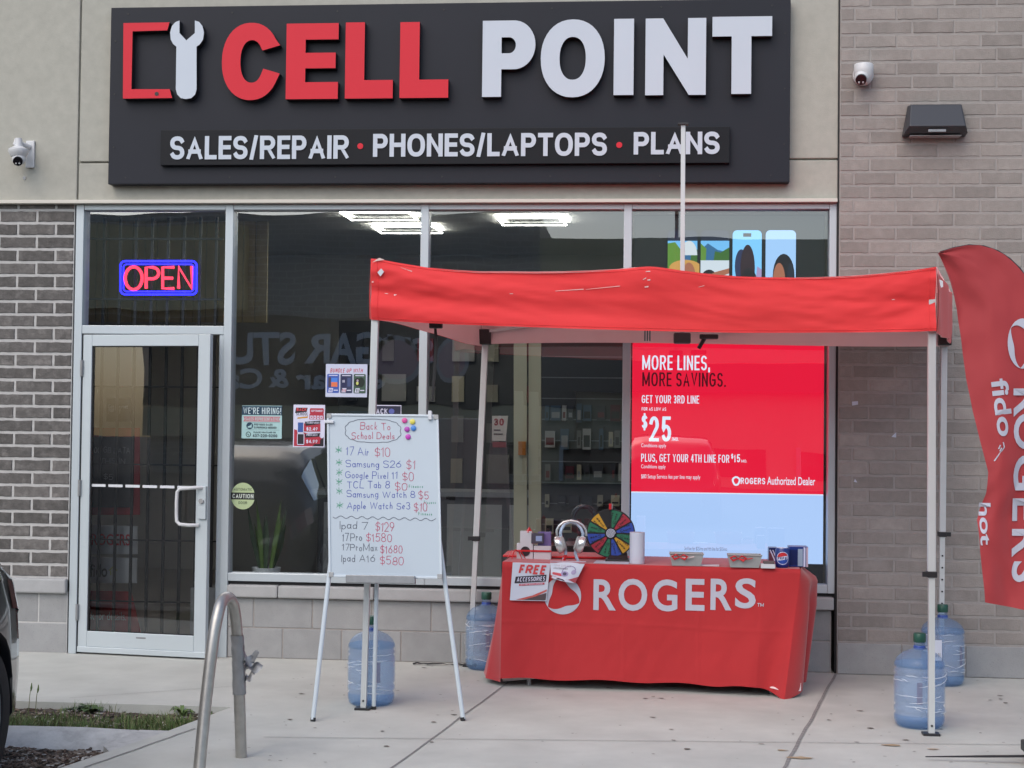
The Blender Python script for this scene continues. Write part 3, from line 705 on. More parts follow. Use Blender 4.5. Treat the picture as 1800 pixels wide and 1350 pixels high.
ic = MB().prism([(sx(x, y), sz(x, y)) for x, y in ((217, 40.5), (298, 39.3), (294, 53.3), (233, 55), (231, 156.7), (298.3, 156.7), (302.5, 172.3), (216, 173.3))], LY, SY, RF, 'ret')
ic.prism([(sx(275.5, 165)+.014*math.cos(t*.7), sz(275.5, 165)+.014*math.sin(t*.7)) for t in range(9)], LY-.002, LY, 'ret')
ic.build('phone_outline_emblem', None, sgn)
wr = [(315.5, 36), (315.5, 58)] + [(327.5, 71)] + [(342.5, 58), (342.5, 36)] + [(350, 38.5), (356, 46), (358.5, 57), (357, 69), (352, 77), (345.5, 82), (345.5, 157), (343, 166), (336, 172.5), (327, 174), (318, 172.5), (311.5, 166), (309, 157), (310, 82), (304, 77), (300, 69), (299, 57), (302, 46), (308, 39)]
MB().prism([(sx(x, y), sz(x, y)) for x, y in wr], LY, SY, WF, 'ret').build('wrench_emblem', None, sgn)
TY = -.135
tg = MB().box(atY(282, 262, TY).x, atY(1283, 250, TY).x, TY, SY, (atY(283, 293, TY).z+atY(1283, 284, TY).z)/2, (atY(283, 232, TY).z+atY(1283, 219, TY).z)/2).build('tagline_board', 'sign2', sgn, bevel=.003)
for txt, x0, x1, y0, y1 in (('SALES/REPAIR', 299.5, 614, 239, 280), ('PHONES/LAPTOPS', 656, 1067, 234.5, 275), ('PLANS', 1114, 1265, 232, 271.5)):
    xm, ym = (x0+x1)/2, (y0+y1)/2; z0, z1 = atY(xm, y1, TY).z, atY(xm, y0, TY).z; X0, X1 = atY(x0, ym, TY).x, atY(x1, ym, TY).x
    p = Panel(facade(TY), lift=.003); p.text(txt, X0, z0, z1-z0, WF, t=.029, W=X1-X0, gap=.0125); p.mb.build('lettering', None, tg)
for px, py in ((633.5, 257), (1088.5, 255)):
    c = atY(px, py, TY); MB().lathe([(.0195, TY-.005), (.0195, TY)], (c.x, 0, c.z), 18, RF, 'y').build('dot', None, tg)
for i in range(7):
    for py in (zt-.045, zb+.045):
        MB().lathe([(.006, SY-.003), (.006, SY)], (a.x+.12+i*(b.x-a.x-.24)/6, 0, py), 8, axis='y').build('screw', 'black', sgn)
for i in range(3):
    for x_ in (a.x+.035, b.x-.035): MB().lathe([(.006, SY-.003), (.006, SY)], (x_, 0, zb+.25+i*.36), 8, axis='y').build('screw', 'black', sgn)

# ------------------------------------------------------------------ cameras and wall lamp
c = atY(40, 268, -.1)
t = thing('security_camera', 'white security camera on a wall bracket on the beige stucco', 'security camera', (c.x, -.02, c.z))
q = atY(54, 271, -.015); MB().box(q.x-.03, q.x+.03, -.03, YF, q.z-.095, q.z+.09).build('back_plate', 'camwhite', t, bevel=.004)
MB().tube([(q.x-.005, -.03, q.z+.045), (q.x-.03, -.08, q.z+.05), (c.x-.035, -.13, q.z+.07), (c.x-.035, -.135, q.z+.04)], .020, 12).build('bracket', 'camwhite', t, smooth=True)
hx, hz = atY(33, 268, -.13).x, atY(33, 268, -.13).z
MB().lathe([(.0, .095), (.022, .095), (.026, .06), (.03, .04), (.066, .02), (.068, .005), (.06, -.012), (.05, -.03), (.0, -.03)], (hx, -.135, hz), 24).build('housing', 'camwhite', t, smooth=True)
def ball(name, cx, cy, cz, r, m, root, n=16, sq=1):
    return MB().lathe([(r*math.sin(math.pi*i/n), -r*sq*math.cos(math.pi*i/n)) for i in range(n+1)], (cx, cy, cz), 24).build(name, m, root, smooth=True)
eye = ball('camera_eye', hx+.006, -.14, hz-.045, .046, 'camwhite', t)
def disc(name, cx, cy, cz, d, r, m, root, th=.008):
    d = Vector(d).normalized(); p0 = Vector((cx, cy, cz)); return MB().tube([p0, p0+d*th], r, 20).build(name, m, root, smooth=True)
dv = Vector((.18, -.8, -.5)).normalized(); e0 = Vector((hx+.006, -.14, hz-.045))
disc('lens', *(e0+dv*.032), dv, .032, 'lens', t, .016)
for k in (-1, 1): disc('infrared_lamp', *(e0+dv*.048+Vector((.012*k, 0, -.012))), dv, .006, 'camwhite', t, .002)
cc = atY(43, 313, -.012); tag(MB().lathe([(.012, -.016), (.012, YF)], (cc.x, 0, cc.z), 12, axis='y').build('cable_hole_plug', 'tape'), 'small round plug in the stucco under the bracket camera', 'plug')
c = atY(1518, 131, -.1)
t = thing('security_camera', 'white dome security camera on the taupe brick wall', 'security camera', (c.x, -.04, c.z))
MB().lathe([(.0, -.0), (.066, -.0), (.066, -.03), (.0, -.03)], (c.x+.002, -.04, c.z+.005), 24, axis='y').build('back_plate', 'camwhite', t, smooth=True)
MB().lathe([(0, .068), (.056, .066), (.062, .058), (.062, .02), (.058, -.015), (.045, -.05), (.03, -.065), (0, -.07)], (c.x, -.105, c.z), 28).build('housing', 'camwhite', t, smooth=True)
e0 = Vector((c.x-.012, -.125, c.z-.022)); ball('camera_eye', *e0, .048, 'camwhite', t)
dv = Vector((-.25, -.8, -.55)).normalized(); disc('lens', *(e0+dv*.030), dv, .035, 'lens', t, .02)
for k in (-1, 1): disc('infrared_lamp', *(e0+dv*.050+Vector((.013*k, 0, -.015))), dv, .006, 'camwhite', t, .002)
c0 = atY(1588, 238, -.12); c1 = atY(1701, 238, -.12); ct0 = atY(1596, 184, -.07); ct1 = atY(1692, 184, -.07); zl = c0.z; zh = ct0.z
t = thing('wall_lamp', 'dark wedge shaped wall pack lamp on the taupe brick wall', 'wall lamp', ((c0.x+c1.x)/2, -.04, zl))
yb = -.04; hb = MB(); x0, x1, u0, u1 = c0.x, c1.x, ct0.x, ct1.x
vs = [(x0, yb, zl), (x1, yb, zl), (x1, -.14, zl+.01), (x0, -.14, zl+.01), (x0+.025, -.20, zl+.045), (x1-.025, -.20, zl+.045), (u0+.012, -.10, zh-.005), (u1-.012, -.10, zh-.005), (u0, yb, zh), (u1, yb, zh)]
hb.add(vs, [(0, 3, 2, 1), (3, 4, 5, 2), (4, 6, 7, 5), (6, 8, 9, 7), (0, 8, 6, 4, 3), (1, 2, 5, 7, 9), (0, 1, 9, 8)])
hb.build('housing', 'lampblk', t, bevel=.008)
MB().box((x0+x1)/2-.055, (x0+x1)/2+.055, -.178, -.16, zl+.012, zl+.028).build('label_strip', 'tape', t)
MB().box(x0+.04, x1-.04, yb, -.13, zl-.004, zl-.001).build('lens', 'grey_bin', t)

# ------------------------------------------------------------------ glowing OPEN sign
NY = .17
t = thing('open_sign', 'glowing sign reading OPEN in red inside a blue outline', 'neon sign', atY(278, 487, NY))
def tubeline(name, pts, r, m, root, Y=NY): return MB().tube([(x, Y, z_) for x, z_ in pts], r, 8).build(name, m, root, smooth=True)
def npx(pts): return [(atY(x, y, NY).x, atY(x, y, NY).z) for x, y in pts]
NB = lit(30, 30, 255, 4.0); NR = lit(255, 50, 80, 2.2)
def rr(x0, y0, x1, y1, r): 
    p = []
    for cx, cy, a_ in ((x1-r, y0+r, 270), (x1-r, y1-r, 0), (x0+r, y1-r, 90), (x0+r, y0+r, 180)): p += arc(cx, cy, r, r, a_, a_+90, 6)
    return p+[p[0]]
tubeline('blue_tube', npx(rr(212, 459, 345.5, 517.5, 8)), .0072, NB, t); tubeline('blue_tube', npx(rr(217, 464.5, 340.5, 512.5, 6)), .005, NB, t)
for pl in ([arc(235, 489, 15, 20, 0, 360, 24)], [[(257, 507), (257, 470), (268, 470)]+arc(268, 480, 11, 10, -80, 80, 8)+[(268, 490), (258, 490)]], [[(306, 470), (286, 470), (286, 507), (306, 507)], [(287, 489), (304, 489)]], [[(314, 507), (314, 469), (337, 507), (337, 468)]]):
    for l in pl: tubeline('red_tube', npx(l), .0112, NR, t)
MB().box(atY(212, 490, NY).x, atY(346, 490, NY).x, NY+.012, NY+.018, atY(278, 518, NY).z, atY(278, 458, NY).z).build('clear_backing', glassmat('clear acrylic', (.85, .87, .9), 1.1), t)

# ------------------------------------------------------------------ posters and stickers on the glass
GY = .052
def sheet(name, label, cat, x0, y0, x1, y1, m, draw, Y=GY, group=None, tilt=0):
    xm, ym = (x0+x1)/2, (y0+y1)/2
    X0, X1, Z0, Z1 = atY(x0, ym, Y).x, atY(x1, ym, Y).x, atY(xm, y1, Y).z, atY(xm, y0, Y).z
    W, H = X1-X0, Z1-Z0; p = Panel(lambda u, v, l: Vector((X0+u*W+tilt*v*H, Y-l, Z0+v*H)), lift=.00012)
    p.W, p.H = W, H; p.rect(0, 0, 1, 1, m)
    # text helper working in metres on this sheet
    def tx(txt, u0, u1, v0, v1, m_, tt=.2, slant=0, gap=.16):
        h = (v1-v0)*H; q = Panel(lambda a_, b_, l: Vector((X0+a_+tilt*b_, Y-l, Z0+b_)), p.mb, lift=.00012, start=p.k)
        q.text(txt, u0*W, v0*H, h, m_, t=tt*h, W=(u1-u0)*W, gap=gap*h, slant=slant); p.k = q.k
    draw(p, tx)
    return tag(p.mb.build(name, None, fix=False), label, cat, group)
teal, pinkk, dk, pale = ink(28, 62, 84), ink(190, 120, 130), ink(40, 46, 58), ink(168, 205, 205)
def dh(p, tx):
    p.rect(0, .71, 1, .985, teal); tx("WE'RE HIRING!", .035, .975, .745, .94, ink(205, 225, 228), .2)
    p.poly([(.04, .515), (.96, .515), (.93, .59), (.96, .67), (.04, .67), (.07, .59)], pinkk); tx('SALES REPRESENTATIVE', .09, .92, .545, .64, pale, .2)
    p.rect(.1, .485, .95, .49, dk); p.rect(.1, .26, .95, .265, dk)
    p.oval(.2, .385, .085, .105, teal); p.poly([(.15, .33), (.25, .33), (.25, .45), (.22, .40), (.15, .36)], pale); p.oval(.17, .125, .065, .085, ink(60, 85, 85)); p.oval(.17, .125, .045, .06, pale); p.poly([(.145, .155), (.165, .15), (.17, .13), (.19, .11), (.2, .1), (.18, .085), (.15, .11)], ink(60, 85, 85))
    tx('PREVIOUS SALES', .31, .77, .395, .455, dk, .2); tx('EXPERIENCE NEEDED', .31, .87, .305, .365, dk, .2)
    tx('PLEASE WHATSAPP ON', .30, .85, .165, .215, dk, .18); tx('437-220-0200', .28, .89, .045, .135, dk, .18)
sheet('poster', 'pale teal paper poster reading WE\'RE HIRING on the glass beside the door', 'poster', 425, 713, 495.5, 771, pale, dh)
red1, wht, blk = ink(175, 45, 65), ink(212, 214, 235), ink(28, 26, 34)
def phone(p, u0, v0, u1, v1, c):
    p.rrect(u0, v0, u1, v1, .03, wht); p.rect(u0+.02, v0+.02, u1-.02, v1-.02, c)
def db(p, tx):
    p.poly([(.03, .02), (.97, .02), (.97, .2), (.03, .42)], red1); p.poly([(.6, .02), (.97, .02), (.97, .24)], blk)
    p.poly([(.05, .80), (.42, .83), (.45, .93), (.08, .93)], blk); tx('BACK', .1, .42, .85, .925, ink(215, 70, 80), .24); tx('SCHOOL', .09, .46, .745, .82, blk, .26); p.poly([(.12, .665), (.45, .69), (.47, .73), (.14, .7)], ink(200, 150, 50))
    p.rrect(.52, .79, .96, .92, .03, red1); tx('SEPTEMBER', .56, .92, .835, .88, wht, .2)
    p.rect(.51, .655, .96, .79, red1)
    for k in range(4): p.rect(.535+k*.105, .665, .615+k*.105, .745, wht); p.rect(.56+k*.105, .685, .59+k*.105, .725, red1)
    p.rect(.33, .37, .86, .56, red1); p.poly([(.39, .50), (.84, .545), (.86, .63), (.37, .60)], blk); tx('TRANSPARENT', .42, .83, .555, .60, wht, .2); tx('$2.49', .42, .78, .39, .47, wht, .26)
    phone(p, .13, .33, .34, .60, ink(55, 90, 160))
    p.rect(.33, .08, .86, .25, red1); p.poly([(.39, .22), (.83, .25), (.86, .335), (.38, .31)], blk); tx('PRIVACY', .43, .78, .265, .31, wht, .22); tx('$4.99', .42, .78, .095, .175, wht, .26)
    phone(p, .13, .05, .36, .325, ink(30, 30, 40))
sheet('poster', 'red and white paper poster with two phones and prices beside the whiteboard', 'poster', 515.5, 711.5, 571, 786, wht, db)
def du(p, tx):
    tx('BUNDLE UP WITH', .1, .88, .74, .87, ink(190, 60, 80), .2, slant=.2)
    for k, (c, c2) in enumerate((((62, 92, 175), (120, 120, 190)), ((50, 58, 92), (60, 75, 130)), ((62, 90, 75), (35, 45, 42)))):
        u = .035+k*.32; p.rrect(u, .12, u+.29, .70, .03, ink(*c)); p.rect(u+.04, .64, u+.25, .665, wht)
        p.poly([(u+.03, .14), (u+.13, .14), (u+.15, .27), (u+.05, .27)], wht); p.rect(u+.16, .19, u+.26, .22, wht)
        if k == 0: p.rect(u+.03, .30, u+.09, .6, ink(70, 60, 80)); p.rect(u+.1, .45, u+.25, .58, ink(70, 130, 220)); p.rect(u+.1, .31, u+.25, .45, ink(225, 120, 80)); tx('$0', u+.06, u+.125, .165, .245, ink(62, 92, 175), .2)
        if k == 1: p.rrect(u+.03, .30, u+.15, .6, .02, ink(35, 40, 80)); tx('10', u+.045, u+.105, .44, .52, wht, .2); p.rrect(u+.17, .32, u+.25, .58, .02, ink(70, 85, 130)); tx('$10', u+.05, u+.135, .165, .245, ink(180, 60, 70), .2)
        if k == 2: p.oval(u+.18, .45, .085, .15, ink(25, 40, 32)); p.oval(u+.09, .45, .075, .13, ink(25, 22, 26)); p.oval(u+.09, .42, .03, .05, ink(205, 215, 120)); p.oval(u+.095, .5, .025, .04, ink(170, 160, 175)); tx('$5', u+.06, u+.125, .165, .245, ink(62, 90, 75), .2)
sheet('poster', 'white paper poster reading BUNDLE UP WITH above three device panels', 'poster', 572.5, 640, 645.5, 698, ink(198, 206, 228), du)
def dk_(p, tx):
    p.rect(.02, .03, .98, .98, ink(40, 42, 66)); tx('ACK', .12, .52, .8, .92, wht, .24); p.oval(.66, .86, .1, .06, ink(90, 100, 170))
sheet('poster', 'dark blue poster ending in ACK just above the whiteboard', 'poster', 655, 712, 705, 790, wht, dk_)
def dc(p, tx):
    p.k += 1
    p.poly([(.5+.5*math.cos(R(d)), .5+.5*math.sin(R(d))) for d in range(14, 167, 8)], ink(178, 196, 150)); p.poly([(.5+.5*math.cos(R(d)), .5+.5*math.sin(R(d))) for d in range(194, 347, 8)], ink(178, 196, 150))
    p.rect(.0, .37, 1.0, .63, ink(30, 34, 32)); tx('CAUTION', .06, .94, .42, .58, ink(205, 215, 205), .2); tx('AUTOMATIC', .12, .88, .70, .80, ink(60, 75, 60), .16); tx('DOOR', .32, .68, .2, .3, ink(60, 75, 60), .16)
xm = atY(427, 872, GY); 
pp = Panel(lambda u, v, l: Vector((xm.x-.082+u*.164, GY-l, xm.z-.09+v*.18)), lift=.00012)
def txc(txt, u0, u1, v0, v1, m_, tt=.2, slant=0, gap=.16):
    h = (v1-v0)*.18; q_ = Panel(lambda a_, b_, l: Vector((xm.x-.082+a_, GY-l, xm.z-.09+b_)), pp.mb, lift=.00012, start=pp.k); q_.text(txt, u0*.164, v0*.18, h, m_, t=tt*h, W=(u1-u0)*.164, gap=gap*h); pp.k = q_.k
dc(pp, txc); tag(pp.mb.build('sticker', None, fix=False), 'round pale green CAUTION AUTOMATIC DOOR sticker on the glass', 'sticker')

# ------------------------------------------------------------------ lit advertising screen behind the last pane
LX = .20; S0 = atY(1109, 990, LX); S1 = atY(1458, 990, LX)
X0, X1 = .79, 2.055; zbot = (atY(1110, 989, LX).z+atY(1450, 988, LX).z)/2
def lz(py): return atY(1280, py, LX).z
scr = thing('advertising_screen', 'large lit advertising screen in red and pale blue behind the last window pane', 'screen', ((X0+X1)/2, LX, zbot))
MB().box(X0-.0, X1, LX, LX+.08, zbot-.4, 3.0).build('cabinet', 'blackp', scr)
p = Panel(lambda u, v, l: Vector((u, LX-l, v)), lift=.0003)
E_ = .98
LR, LW, LB, LD = lit(236, 24, 58, E_), lit(225, 236, 255, E_), lit(176, 204, 250, E_), lit(70, 12, 22, E_)
p.rect(X0, lz(604), X1, 2.99, lit(52, 54, 56, .35)); p.rect(X0, lz(866.5), X1, lz(604), LR); p.rect(X0, zbot, X1, lz(868.5), LB); p.rect(X0, lz(868.5), X1, lz(866.5), LW)
def lt(txt, x0, x1, y0, y1, m_, tt=.2, gap=.14):
    a_, b_ = atY(x0, (y0+y1)/2, LX), atY(x1, (y0+y1)/2, LX); h = atY(x0, y0, LX).z-atY(x0, y1, LX).z
    p.k = 8; p.text(txt, a_.x, atY((x0+x1)/2, y1, LX).z, h, m_, t=tt*h, W=b_.x-a_.x, gap=gap*h)
lt('MORE LINES,', 1129, 1248, 625, 650.5, LW, .23, .1); lt('MORE SAVINGS.', 1129, 1276, 655, 679.5, LD, .2, .1)
lt('GET YOUR 3RD LINE', 1128, 1229, 695, 709, LW, .2, .1); lt('FOR AS LOW AS', 1128, 1171, 716, 722, LW, .14)
lt('$', 1128, 1138, 729, 754, LW, .2); lt('25', 1141, 1180, 732, 776, LW, .22, .1); lt('/MO.', 1181, 1193, 769, 775, LW, .14)
lt('PLUS, GET YOUR 4TH LINE FOR', 1127, 1282, 798.5, 812.5, LW, .2, .1); lt('$', 1285, 1289, 798, 806, LW, .2); lt('15', 1290, 1301, 798.5, 812.5, LW, .22); lt('MO.', 1303, 1313, 808, 813, LW, .14)
def lf(body, x0, x1, y0, y1, m_, off=0):
    a_, b_ = atY(x0, y1, LX), atY(x1, y0, LX); p.k = 8; p.face(body, a_.x, a_.z, b_.x, b_.z, m_, off)
lf('Conditions apply', 1127, 1171, 780, 788, LW); lf('Conditions apply', 1127, 1170, 817, 825, LW); lf('$80 Setup Service fee per line may apply', 1127, 1231, 835, 843, LW)
lt('ROGERS', 1302, 1345, 840, 851, LW, .2); lf('Authorized Dealer', 1348.5, 1433, 839, 852, LW, .008)
cx_, cz_ = atY(1294, 845.5, LX).x, atY(1294, 845.5, LX).z
p.line([(cx_+.022*math.cos(R(d))*(1+.12*math.sin(R(d*3))), cz_+.026*math.sin(R(d))) for d in range(0, 361, 20)], .012, LW)
lf('3rd line for $25/mo and 4th line for $15/mo', 1203, 1278, 962, 968, lit(60, 70, 100, 1))
# phone pictures along the top of the screen
def ph(x0, x1, y0, y1): 
    a_, b_ = atY(x0, y1, LX), atY(x1, y0, LX); return a_.x, a_.z, b_.x, b_.z
def rim(x0, x1):
    q = ph(x0-2, x1+2, 403, 520); p.rrect(*q, .035, lit(20, 24, 40, 0.31)); q = ph(x0, x1, 405, 520); return q
def sub(q, pts, m_): p.poly([(q[0]+(q[2]-q[0])*u, q[1]+(q[3]-q[1])*v) for u, v in pts], m_)
sky_, mtn, tre, tre2, road_, skin, hat, hair, skyp = lit(120, 195, 250, 0.93), lit(60, 120, 170, 0.74), lit(70, 120, 50, 0.74), lit(110, 160, 60, 0.74), lit(215, 225, 235, 0.93), lit(190, 120, 90, 0.74), lit(225, 170, 90, 0.81), lit(45, 38, 48, 0.37), lit(170, 205, 245, 0.93)
E2 = lambda u, v, a_, b_, d0=0, d1=360: [(u+a_*math.cos(R(d)), v+b_*math.sin(R(d))) for d in range(d0, d1+1, 15)]
q = rim(1173, 1226); p.rrect(*q, .03, lit(52, 60, 90, 0.43)); sub(q, [(0, .0), (1, 0), (1, .84), (0, .84)], sky_); sub(q, [(0, .3), (1, .3), (1, .62), (.7, .78), (.4, .7), (0, .8)], mtn); sub(q, [(0, .2), (.5, .2), (.45, .7), (.25, .82), (0, .8)], tre2); sub(q, [(.75, .2), (1, .2), (1, .7), (.85, .78), (.78, .6)], tre)
sub(q, E2(.72, .62, .28, .22, 0, 180), lit(225, 232, 240, 0.87)); sub(q, E2(.6, .42, .55, .13), hat); sub(q, E2(.72, .25, .24, .26), skin); sub(q, E2(.25, .2, .2, .16), hair)
q = rim(1231, 1282); p.rrect(*q, .03, lit(52, 60, 90, 0.43)); sub(q, [(0, 0), (1, 0), (1, .84), (0, .84)], sky_); sub(q, [(0, .45), (1, .45), (1, .66), (.6, .7), (.25, .8), (0, .7)], mtn); sub(q, [(0, .5), (.18, .5), (.2, .72), (0, .8)], tre2); sub(q, [(.45, .52), (1, .52), (1, .74), (.7, .66), (.5, .68)], tre); sub(q, [(0, 0), (1, 0), (1, .54), (0, .54)], road_)
sub(q, E2(.3, .2, .32, .2, 0, 180), hair); sub(q, E2(.32, .12, .25, .22), skin); sub(q, [(.2, .3), (.5, .36), (1, .42), (1, .34), (.6, .28), (.3, .16)], skin)
q = rim(1287, 1339); p.rrect(*q, .03, lit(130, 205, 255, 0.99)); sub(q, [(.36, .9), (.64, .9), (.64, .955), (.36, .955)], hair); sub(q, E2(.3, .45, .22, .26), lit(60, 70, 120, 0.50)); sub(q, E2(.52, .42, .25, .36), lit(70, 45, 55, 0.50)); sub(q, E2(.55, .2, .3, .22), hair); sub(q, E2(.55, .16, .25, .1), lit(150, 120, 130, 0.62)); sub(q, [(.75, .0), (1, 0), (1, .4), (.85, .45)], lit(190, 170, 220, 0.74))
q = rim(1345, 1399); p.rrect(*q, .03, lit(165, 205, 250, 0.99)); sub(q, E2(.6, .3, .36, .34), hair); sub(q, E2(.45, .24, .2, .26), skin); sub(q, E2(.52, .06, .24, .14), lit(40, 26, 26, 0.37)); sub(q, E2(.82, .3, .1, .2), lit(50, 60, 80, 0.43)); sub(q, [(0, .1), (.22, .3), (.2, 0), (0, 0)], lit(70, 90, 80, 0.50))
p.mb.build('display', None, scr, fix=False)

# ------------------------------------------------------------------ pop-up canopy
FLt, FRt, RRt, RLt = Vector((-.625, -1.76, 0)), Vector((2.385, -2.01, 0)), Vector((2.79, -.24, 0)), Vector((-.19, -.16, 0))
tent = thing('canopy_tent', 'red pop-up canopy tent standing over the table', 'canopy', (1.1, -1, 0))
def fy(px): return FLt.y+(FRt.y-FLt.y)*(px-653)/(1645-653)
topc = [(657, 455), (668, 456), (700, 462), (750, 470), (800, 474.5), (850, 477), (900, 477), (950, 477.5), (1000, 477), (1050, 475.5), (1100, 473), (1125, 470), (1140, 469), (1160, 470.5), (1200, 476), (1250, 482), (1300, 486), (1350, 487.5), (1400, 488), (1450, 487), (1500, 485), (1550, 481), (1600, 475.5), (1648, 468.5)]
botc = [(652, 562), (700, 565), (750, 568), (800, 570.5), (900, 574), (1000, 577.5), (1100, 580.5), (1200, 583), (1300, 585), (1400, 585), (1500, 584.5), (1600, 583.5), (1644, 582)]
def ip(tab, x):
    for (a, b), (c, d) in zip(tab[:-1], tab[1:]):
        if x <= c: return b+(d-b)*(x-a)/(c-a)
    return tab[-1][1]
def wrk(u, v):          # fold pattern of the front valance
    d = .012*math.sin(v*9+u*6)*math.exp(-u*4) + .010*math.sin((v*7-u*11))*math.exp(-(1-u)*5)
    d += .008*math.sin(u*9+v*2.2)+.007*noise.noise((u*7, v*2.2, 1))+.004*noise.noise((u*20+v*9, v*6, 4))
    d += .006*math.exp(-((v-.62+u*.35)/.07)**2)*math.exp(-u*2)-.006*math.exp(-((v-.5-.3*(1-u))/.06)**2)*math.exp(-(1-u)*3)
    d += .03*math.exp(-((u-.49)/.06)**2)*v*v
    d += .007*noise.noise((u*26-v*7, v*5+u*9, 8))*math.exp(-min(u, 1-u)*6)
    return 1.5*d*(.25+.75*min(1, 4*v*(1-v)+.25))
def vfront(off=0):
    def f(u, v):
        px = 652.5+(1645.5-652.5)*u
        if off == 0: pb, pt = ip(botc, px), ip(topc, px)
        else: pb, pt = ip(botc, px)-1.5, ip(topc, px)+2
        Y = fy(px); b_ = atY(px, pb, Y); t_ = atY(px, pt, Y); q = b_.lerp(t_, v)
        q.y += -wrk(u, v)+off; return q
    return f
MB().grid(vfront(), 150, 22).build('front_valance', 'canvas', tent, smooth=True, fix=False)
MB().grid(vfront(.006), 60, 8).build('front_lining', 'lining', tent, smooth=True, fix=False)
zt_fl, zb_fl = vfront()(0, 1).z, vfront()(0, 0).z; zt_fr, zb_fr = vfront()(1, 1).z, vfront()(1, 0).z
zt_rr, zb_rr, zt_rl, zb_rl = 2.45, 2.115, 2.46, 2.10
def vside(A, B, za, zb_, ta, tb, sag, off, bul=0):
    n = (B-A).cross(Vector((0, 0, 1))).normalized()
    def f(u, v):
        q = A.lerp(B, u); lo = za+(zb_-za)*u; hi = ta+(tb-ta)*u-sag*4*u*(1-u)
        z_ = lo+(hi-lo)*v; q = q + n*(off+.008*math.sin(u*13+v*3)+bul*math.sin(math.pi*u)*(.3+v*.7)); q.z = z_ - (.012*math.sin(u*5+1)*(1-v)); return q
    return f
for A, B, za, zb_, ta, tb, sg, nm, bu in ((FRt, RRt, zb_fr, zb_rr, zt_fr, zt_rr, .05, 'side_valance', .02), (RLt, FLt, zb_rl, zb_fl, zt_rl, zt_fl, .05, 'side_valance', .02), (RRt, RLt, zb_rr, zb_rl, zt_rr, zt_rl, .06, 'rear_valance', 0)):
    MB().grid(vside(A, B, za, zb_, ta, tb, sg, .004, bu), 50, 10).build(nm, 'canvas', tent, smooth=True, fix=False)
    MB().grid(vside(A, B, za, zb_, ta, tb, sg, -.004, bu), 40, 8).build(nm.replace('valance', 'lining'), 'lining', tent, smooth=True, fix=False)
HUB = Vector((1.097, -1.02, 0))
def roof(off):
    def f(u, v):            # sagging fabric between the four edges
        e = (1-v)*(FLt.lerp(FRt, u)) + v*(RLt.lerp(RRt, u)); f0 = vfront()(u, 1).z; r0 = zt_rl+(zt_rr-zt_rl)*u-.06*4*u*(1-u)
        zz = f0*(1-v)+r0*v
        d = math.hypot((e.x-HUB.x)/1.5, (e.y-HUB.y)/.85); zz += .05*max(0, 1-d)*0 - .10*math.sin(math.pi*u)*math.sin(math.pi*v)*abs(math.sin(2*math.pi*u))**.5 + off
        e.z = zz; return e
    return f
MB().grid(roof(0), 40, 16).build('roof', 'roofcloth', tent, smooth=True, fix=False); MB().grid(roof(-.006), 40, 16).build('roof_lining', 'lining_roof', tent, smooth=True, fix=False)
def sqtube(a, b, s, m, nm, root): return MB().tube([a, b], s*.7071, 4, caps=True).build(nm, m, root, bevel=.003)
def legset(top, bot, zc, clampw=.03, holes=False, flip=1):
    top, bot = Vector(top), Vector(bot); d = top-bot; mid = bot + d*((zc-bot.z)/d.z)
    up = sqtube(mid+Vector((0, 0, -.02)), top, .039, 'steel', 'leg', tent)
    lo = MB().tube([bot+Vector((0, 0, .012)), mid], .031*.7071, 4).build('lower_leg', 'steel', up)
    MB().box(-.026, .026, -.027, .027, -.016, .016).tf(lambda v: v+mid).build('clamp', 'blackp', up, bevel=.004)
    MB().box(-.05 if flip > 0 else .02, -.02 if flip > 0 else .05, -.03, -.01, -.012, .014).tf(lambda v: v+mid).build('clamp_lever', 'blackp', up)
    MB().box(-.045, .04, -.035, .035, 0, .012).tf(lambda v: v+bot).build('foot_plate', 'blackp', up)
    dn = d.normalized()
    for k in range(1, 6 if holes else 2):
        c = (mid - dn*(.06+.075*k)) if holes else bot+dn*.05
        MB().lathe([(.006, -.004), (.006, 0)], (c.x, c.y-.0155, c.z), 8, axis='y').build('pin_hole', 'black', up)
    return up
def tl(v, z_): return (v.x, v.y, z_)
cflb = atZ(639, 1247); cfrb = atZ(1637, 1292)
legset((-.60, -1.735, 2.42), cflb, 1.0); legset((2.368, -1.965, 2.38), cfrb, .83, flip=1)
legset((2.758, -.20, 2.38), (2.752, -.17, 0), .92, holes=True, flip=-1); legset((-.155, -.14, 2.38), (-.245, -.10, 0), .835)
fr0 = vfront()
for v_ in (.045, .965): MB().tube([fr0(k/120, v_)+Vector((0, -.0012, 0)) for k in range(121)], .0016, 5).build('hem_stitch', 'canvas', tent, smooth=True)
for u_ in (.012, .988): MB().tube([fr0(u_, k/20)+Vector((0, -.0012, 0)) for k in range(21)], .0018, 5).build('corner_seam', 'canvas', tent, smooth=True)
